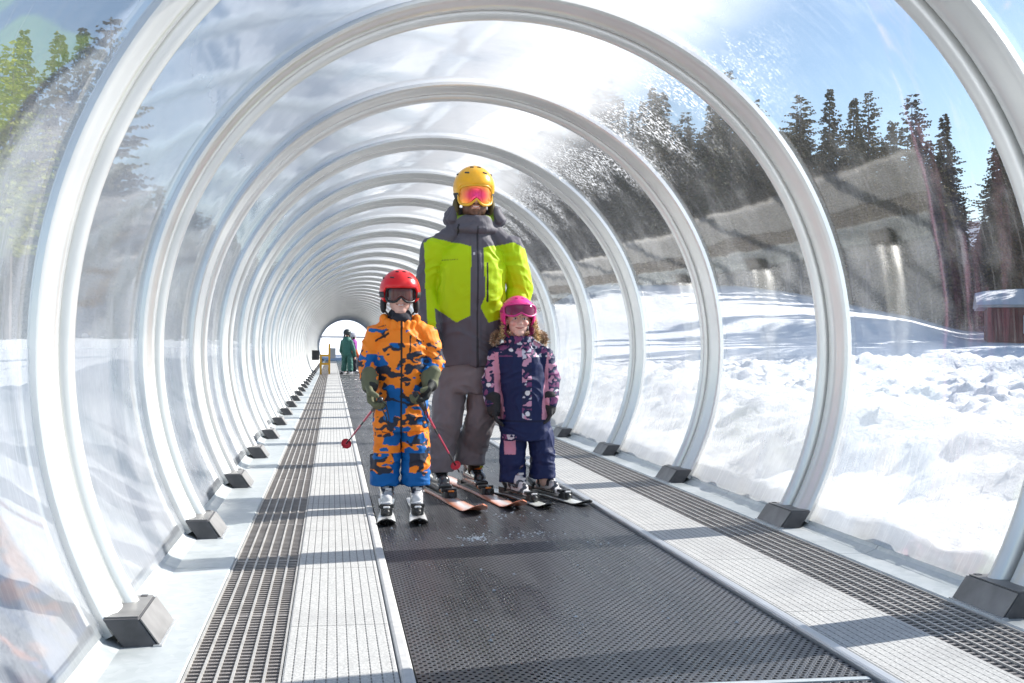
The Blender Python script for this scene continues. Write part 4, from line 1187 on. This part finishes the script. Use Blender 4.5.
# ================================================================== the girl
girl, J = person('person', 529, 490, 6.66, 'small smiling child in a navy snowsuit with pink panels, pink helmet and fur collar')
zof = lambda v: J(0, v).z
X = lambda u: J(u, 300).x
hc = J(518, 320); s_ = .86
b_ = [*head_prims(hc, s_, True), ('c', hc + Vector((0, .02, -.08)), J(519, 350, .02), .042, .05),
      ('l', [(X(525), .02, zof(440), .09, .07), (X(524), .02, zof(400), .10, .08), (X(522), .02, zof(365), .11, .08), (X(520), .02, zof(346), .07, .06)])]
LA = [J(498, 356, .02), J(491, 382, .02), J(493, 402, -.03)]
RA = [J(544, 356, .02), J(551, 380, .02), J(550, 401, -.03)]
for A in (LA, RA): b_ += [('c', A[0], A[1], .036, .03), ('c', A[1], A[2], .03, .024)]
LL = [J(514, 430, .02), J(512, 462, 0), J(516, 492, .02)]
RL = [J(539, 430, .02), J(543, 460, 0), J(545, 488, .02)]
for A in (LL, RL): b_ += [('c', A[0], A[1], .052, .042), ('c', A[1], A[2] + Vector((0, 0, .04)), .042, .034)]
gL = glove_prims(LA[2], (.12, -.12, -1), (.8, -.1, 0), -1, .84, .30)
gR = glove_prims(RA[2], (-.10, -.12, -1), (-.8, -.1, 0), 1, .84, .30)
b_ += [(q[0], q[1], q[2], q[3] * .7, q[4] * .7) for q in gL + gR]
solid('body', b_, .0034, SKIN, girl, face_col(hc, s_, False, np.array((.80, .50, .41)), False), 2)
NV = (.010, .018, .075); PK = (.62, .27, .36)
def floral(p, o=0):
    q = Vector((p[0] * 20 + o, p[1] * 20, p[2] * 26 + o)); q += Vector((noise.noise(q * 1.5), noise.noise(q * 1.4), 0)) * .7
    a = noise.noise(q); b = noise.noise(q + Vector((7, 7, 2)))
    if a > .27: return (.60, .30, .42)
    if b > .33: return (.62, .62, .70)
    if a < -.22: return (.20, .06, .16)
    return (.016, .022, .07)
dots = [(J(510, 347).x, J(0, 347).z, .011), (J(525, 392).x, J(0, 392).z, .015), (J(525, 414).x, J(0, 414).z, .014), (J(488, 384).x, J(0, 384).z, .012)]
def girlcol(p):
    x, y, z = p
    if z < zof(420):
        if y < .0 and X(504) < x < X(515) and zof(457) < z < zof(436): return PK if z < zof(443) else floral(p, 3)
        if abs(z - zof(422)) < .006: return (.008, .012, .04)
        return NV
    if y < .02:
        for dx, dz, r in dots:
            if (x - dx) ** 2 + (z - dz) ** 2 < r * r: return (.8, .8, .82)
    if x < X(503 - (z - zof(400)) * 20) or x > X(541 + (z - zof(400)) * 20):
        # sleeves: pink inner stripe, patterned outside
        if z < zof(349):
            if X(494) < x < X(503) or X(540) < x < X(548): return PK
        return floral(p, 1)
    if abs(x - X(525)) < .028 and y < 0: return floral(p, 5)
    if z > zof(354): return floral(p, 9)
    return NV
suit = [('l', [(X(527), .02, zof(442), .140, .112), (X(526), .02, zof(425), .150, .118), (X(525), .02, zof(405), .146, .114), (X(524), .02, zof(385), .138, .11), (X(522), .02, zof(362), .136, .105), (X(521), .02, zof(350), .115, .09), (X(520), .02, zof(341), .072, .07)]),
        ('c', J(508, 349, .02), J(500, 356, .02), .045, .055), ('c', J(534, 349, .02), J(542, 356, .02), .045, .055),
        ('c', LA[0], LA[1], .058, .054), ('c', LA[1], LA[2], .054, .046), ('c', RA[0], RA[1], .058, .054), ('c', RA[1], RA[2], .054, .046),
        ('c', J(514, 435, .02), J(512, 460, 0), .080, .074), ('c', J(512, 455, 0), J(514, 466, .01), .074, .07), ('l', [(J(514, 300).x, 0.01, zof(487), 0.07488, 0.0792), (J(514, 300).x, 0.01, zof(472.5), 0.072, 0.07343999999999999), (J(514, 300).x, 0.01, zof(458), 0.06984, 0.06984)]),
        ('c', J(540, 435, .02), J(543, 458, 0), .080, .074), ('c', J(543, 453, 0), J(543, 464, .01), .074, .07), ('l', [(J(544, 300).x, 0.01, zof(483), 0.07488, 0.0792), (J(544, 300).x, 0.01, zof(469.5), 0.072, 0.07343999999999999), (J(544, 300).x, 0.01, zof(456), 0.06984, 0.06984)])]
for k in range(16):
    a = 2 * math.pi * k / 16
    c_ = J(519, 343, .02) + Vector((.07 * math.sin(a), -.075 * math.cos(a), 0))
    suit.append(('c', c_ + Vector((0, 0, -.03)), c_ + Vector((0, 0, .022)), .018, .017))
solid('snowsuit', suit, .0035, FABRIC, girl, girlcol, 3, lambda p: folds(p, .008, 8, 15, 17))
hm, sf = helmet(hc, s_, (.85, .04, .28), (.5, .01, .15), girl, .122, .140, .132, .034, 72, (.25, .02, .09))
goggles(hc, s_, sf, (.62, .03, .22), lambda x, z: (.16, .012, .05), (.5, .02, .16), girl, .062, .040, .95, .030, 0)
# fur trim
def fur(name, path, r, n, ln, cols, parent, seed):
    R = random.Random(seed); V, Fc, Cc = [], [], []
    for i in range(n):
        t = R.uniform(0, len(path) - 1.001); a = int(t); b = path[a].lerp(path[a + 1], t - a)
        d = Vector((R.gauss(0, 1), R.gauss(0, 1), R.gauss(0, 1))).normalized()
        base = b + d * r * R.uniform(.1, .8); e = base + (d + Vector((R.gauss(0, .3), R.gauss(0, .3), R.gauss(-.1, .3)))) * ln * R.uniform(.5, 1.1)
        s1 = d.orthogonal().normalized() * .0035; k = len(V)
        V += [base + s1, base - s1, e]; Fc.append((k, k + 1, k + 2)); c = R.choice(cols); Cc += [c] * 3
    o = pm(name, [v + root_loc(parent) for v in V], Fc, vc_mat(name + '_fibre', .8, 0, .2, 0), parent)
    ca = o.data.color_attributes.new('Col', 'FLOAT_COLOR', 'POINT')
    for i, c in enumerate(Cc): ca.data[i].color = (*c, 1)
fp = [J(494, 343, .0), J(496, 335, .02), J(503, 334, .07), J(512, 336, .12), J(526, 336, .12), J(536, 334, .07), J(542, 335, .02), J(545, 342, 0.)]
fur('fur_trim', fp, .030, 5200, .018, [(.50, .34, .21), (.38, .25, .15), (.66, .50, .36), (.22, .14, .09)], girl, 5)
hp = [[J(534, 318, -.0), J(536, 328, -.04), J(538, 340, -.05)], [J(503, 318, 0), J(502, 328, -.03), J(502, 338, -.04)]]
for i, q in enumerate(hp): fur('hair', q, .009, 420 if i == 0 else 160, .020, [(.62, .42, .20), (.50, .32, .14), (.72, .54, .30)], girl, 8 + i)
bg = mat('black_glove', (.018, .018, .02), .75, 0, .3, 40, .3)
solid('glove', [*gL, ('c', LA[2] + Vector((0, 0, .02)), LA[2] + Vector((.005, 0, -.05)), .048, .040)], .004, bg, girl, None, 2)
solid('glove', [*gR, ('c', RA[2] + Vector((0, 0, .02)), RA[2] + Vector((-.005, 0, -.05)), .048, .040)], .004, bg, girl, None, 2)
def bcol_girl(l):
    if l.z < .03: return (.05, .05, .05)
    if l.z > .14: return (.30, .20, .24) if (l.z * 15 % 1) < .5 else (.03, .03, .035)
    return (.62, .60, .60) if noise.noise(l * 22) > -.05 else (.04, .04, .05)
def ski_girl(t, k):
    if k in (0, 1, 2, 6): return (.03, .03, .03)
    if t > .94: return (.04, .04, .05)
    if .60 < t < .70 and k == 4: return (.10, .12, .10)
    return (.70, .72, .68)
for u, v, dd, yw, lb in ((516, 498, 6.64, dir_yaw(.10, -.40), 'short pale ski with a dark tip under the child in navy, on the left'), (545, 493, 6.72, dir_yaw(.14, -.40), 'short pale ski with a dark tip under the child in navy, nearest the right walkway')):
    p = P(u, v, dd); f_ = Vector((p.x, p.y, .035)) - Vector(girl.location)
    ski_boot(f_, yw, .76, bcol_girl, (.6, .58, .6), girl)
    ski((p.x, p.y), yw, .50, .45, .085, ski_girl, lb, bacc=(.6, .6, .6), group=None)

# ================================================================== two small skiers far down the tunnel
def far_kid(u, D, top, jc, tc_, hcx, label, yaw, lean=0):
    r, J = person('person', u, 372, D, label, 'skiers far down the tunnel')
    r.rotation_euler = (0, 0, yaw)
    H = top; k = H / 1.4
    def q(x, y, z): return Vector((x, y, z)) * k
    hc = q(0, 0, 1.25)
    solid('body', [*head_prims(hc, .9 * k), ('c', q(0, .01, 1.17), q(0, .02, 1.05), .05, .05), ('c', q(0, .02, 1.0), q(0, .02, .65), .11, .10),
                   *[('c', q(sx * .16, .02, .98), q(sx * .22, -.02, .72), .04, .035) for sx in (-1, 1)], *[('c', q(sx * .22, -.02, .72), q(sx * .20, -.12, .56), .035, .03) for sx in (-1, 1)],
                   *[g for sx in (-1, 1) for g in glove_prims(q(sx * .20, -.12, .56), (0, -.4, -.9), (-sx, 0, 0), sx, .8, .5)],
                   *[('c', q(sx * .08, .02, .62), q(sx * .10, 0, .10), .06, .045) for sx in (-1, 1)]], .009, SKIN, r, face_col(hc, .9 * k), 1)
    solid('jacket', [('c', q(0, .02, 1.03), q(0, .02, .66), .145, .15), *[('c', q(sx * .15, .02, 1.0), q(sx * .22, -.02, .73), .065, .06) for sx in (-1, 1)], *[('c', q(sx * .22, -.02, .73), q(sx * .20, -.11, .58), .06, .05) for sx in (-1, 1)], ('e', q(0, .06, 1.08), (.10, .08, .07))],
          .010, FABRIC, r, jc, 2, lambda p: folds(p, .008, 8, 14, 3))
    solid('trousers', [('c', q(sx * .075, .02, .66), q(sx * .10, -.01, .36), .095, .085) for sx in (-1, 1)] + [('c', q(sx * .10, -.01, .36), q(sx * .11, 0, .16), .085, .088) for sx in (-1, 1)], .010, FABRIC, r, tc_, 2, lambda p: folds(p, .01, 8, 14, 9))
    helmet(hc, .95 * k, hcx, (.01, .01, .01), r)
    for sx in (-1, 1):
        ski_boot(q(sx * .11, .0, 0) + Vector((0, 0, .035)), 0, .8, lambda l: (.04, .04, .05) if l.z > .1 else (.4, .4, .42), (.5, .5, .5), r)
    for sx, nm in ((-1, 'first'), (1, 'second')):
        w_ = Matrix.Rotation(yaw, 3, 'Z') @ q(sx * .11, 0, 0)
        ski((r.location.x + w_.x, r.location.y + w_.y), yaw, .65, .55, .085, lambda t, k: (.6, .6, .6) if k in (3, 4, 5) else (.05, .05, .05), 'ski under ' + ('the far skier in green' if 'plain green' in label else 'the far skier in purple and orange'), group='skis of the skiers far down the tunnel', )
    return r
far_kid(347, 36, 1.42, lambda p: (.05, .16, .13), lambda p: (.05, .15, .125), (.02, .03, .03), 'small far skier in a plain green snowsuit and dark helmet near the tunnel end', 2.6)
far_kid(353, 37.5, 1.34, lambda p: (.30, .05, .30) if p[2] > .78 else (.75, .16, .05), lambda p: (.03, .03, .04), (.45, .45, .5), 'small far skier in a purple and orange jacket behind the green one', 1.9)

# ------------------------------------------------------------------ things near the tunnel end
YEL = mat('yellow_paint', (.75, .38, .02), .5)
p = P(325, 369, 36); st = empty('control_stand', (p.x, 36, 0), 'orange-yellow stand with a grey panel near the far end of the tunnel', 'stand')
boxes_l = []
def cb(name, lst, mt):
    return cbox(name, lst, mt, st)
cb('leg', [(-.16, -.10, -.03, .03, 0, .62)], YEL); cb('leg', [(.10, .16, -.03, .03, 0, .95)], YEL)
cb('cross_rail', [(-.10, .10, -.025, .025, .30, .36), (-.10, .10, -.025, .025, .56, .62)], YEL)
cb('panel', [(.16, .32, -.03, .03, .50, .82)], mat('panel_grey', (.35, .36, .38), .5))
cb('switch_box', [(-.40, -.18, -.05, .05, .45, .75)], PLASTIC)
p = P(326, 314, 50)
lt = boxes('tunnel_lamp', [(p.x - .10, p.x + .10, 49.4, 50.0, p.z - .03, p.z + .03)], WHITE, None, .01)
tag(lt, 'small white lamp fixed high on the left wall far down the tunnel', 'lamp')
bb = boxes('crossbar', [(-2.2, 2.2, 74.0, 74.08, 1.42, 1.50)], mat('bar_grey', (.18, .2, .24), .5)); tag(bb, 'thin grey bar crossing the bright opening at the tunnel end', 'bar')
# added tube standing in for a thin dark ridge line on the left
pts = [(-8.0 + .1 * math.sin(i), 6 + 4 * i, .50 + .0 * i) for i in range(30)]
line_tube = tube('added_line', pts, .022, mat('line_grey', (.10, .14, .2), .6)); tag(line_tube, 'thin grey-blue added line standing in for a dark ridge edge along the snow outside the left wall', 'added_line')
# snow crumbs on the belt
R = random.Random(9); V, Fc = [], []
for i in range(230):
    if i < 90: x, y = R.gauss(-.18, .05), R.gauss(5.28, .05)
    elif i < 120: x, y = R.gauss(.12, .06), R.gauss(5.35, .06)
    elif i < 150: x, y = R.gauss(.10, .12), R.gauss(6.0, .2)
    else: x, y = R.uniform(-.55, .58), R.uniform(3.4, 8)
    s = R.uniform(.0025, .008); k = len(V)
    V += [(x - s, y, .001), (x + s, y - s * .4, .001), (x + s * .2, y + s, .001), (x + s * .1, y + s * .1, s * 1.1)]
    Fc += [(k, k + 2, k + 1), (k, k + 1, k + 3), (k + 1, k + 2, k + 3), (k + 2, k, k + 3)]
tag(pm('snow_crumbs', V, Fc, SNOW), 'crumbs of snow scattered on the black belt before the skiers', 'snow', kind='stuff')
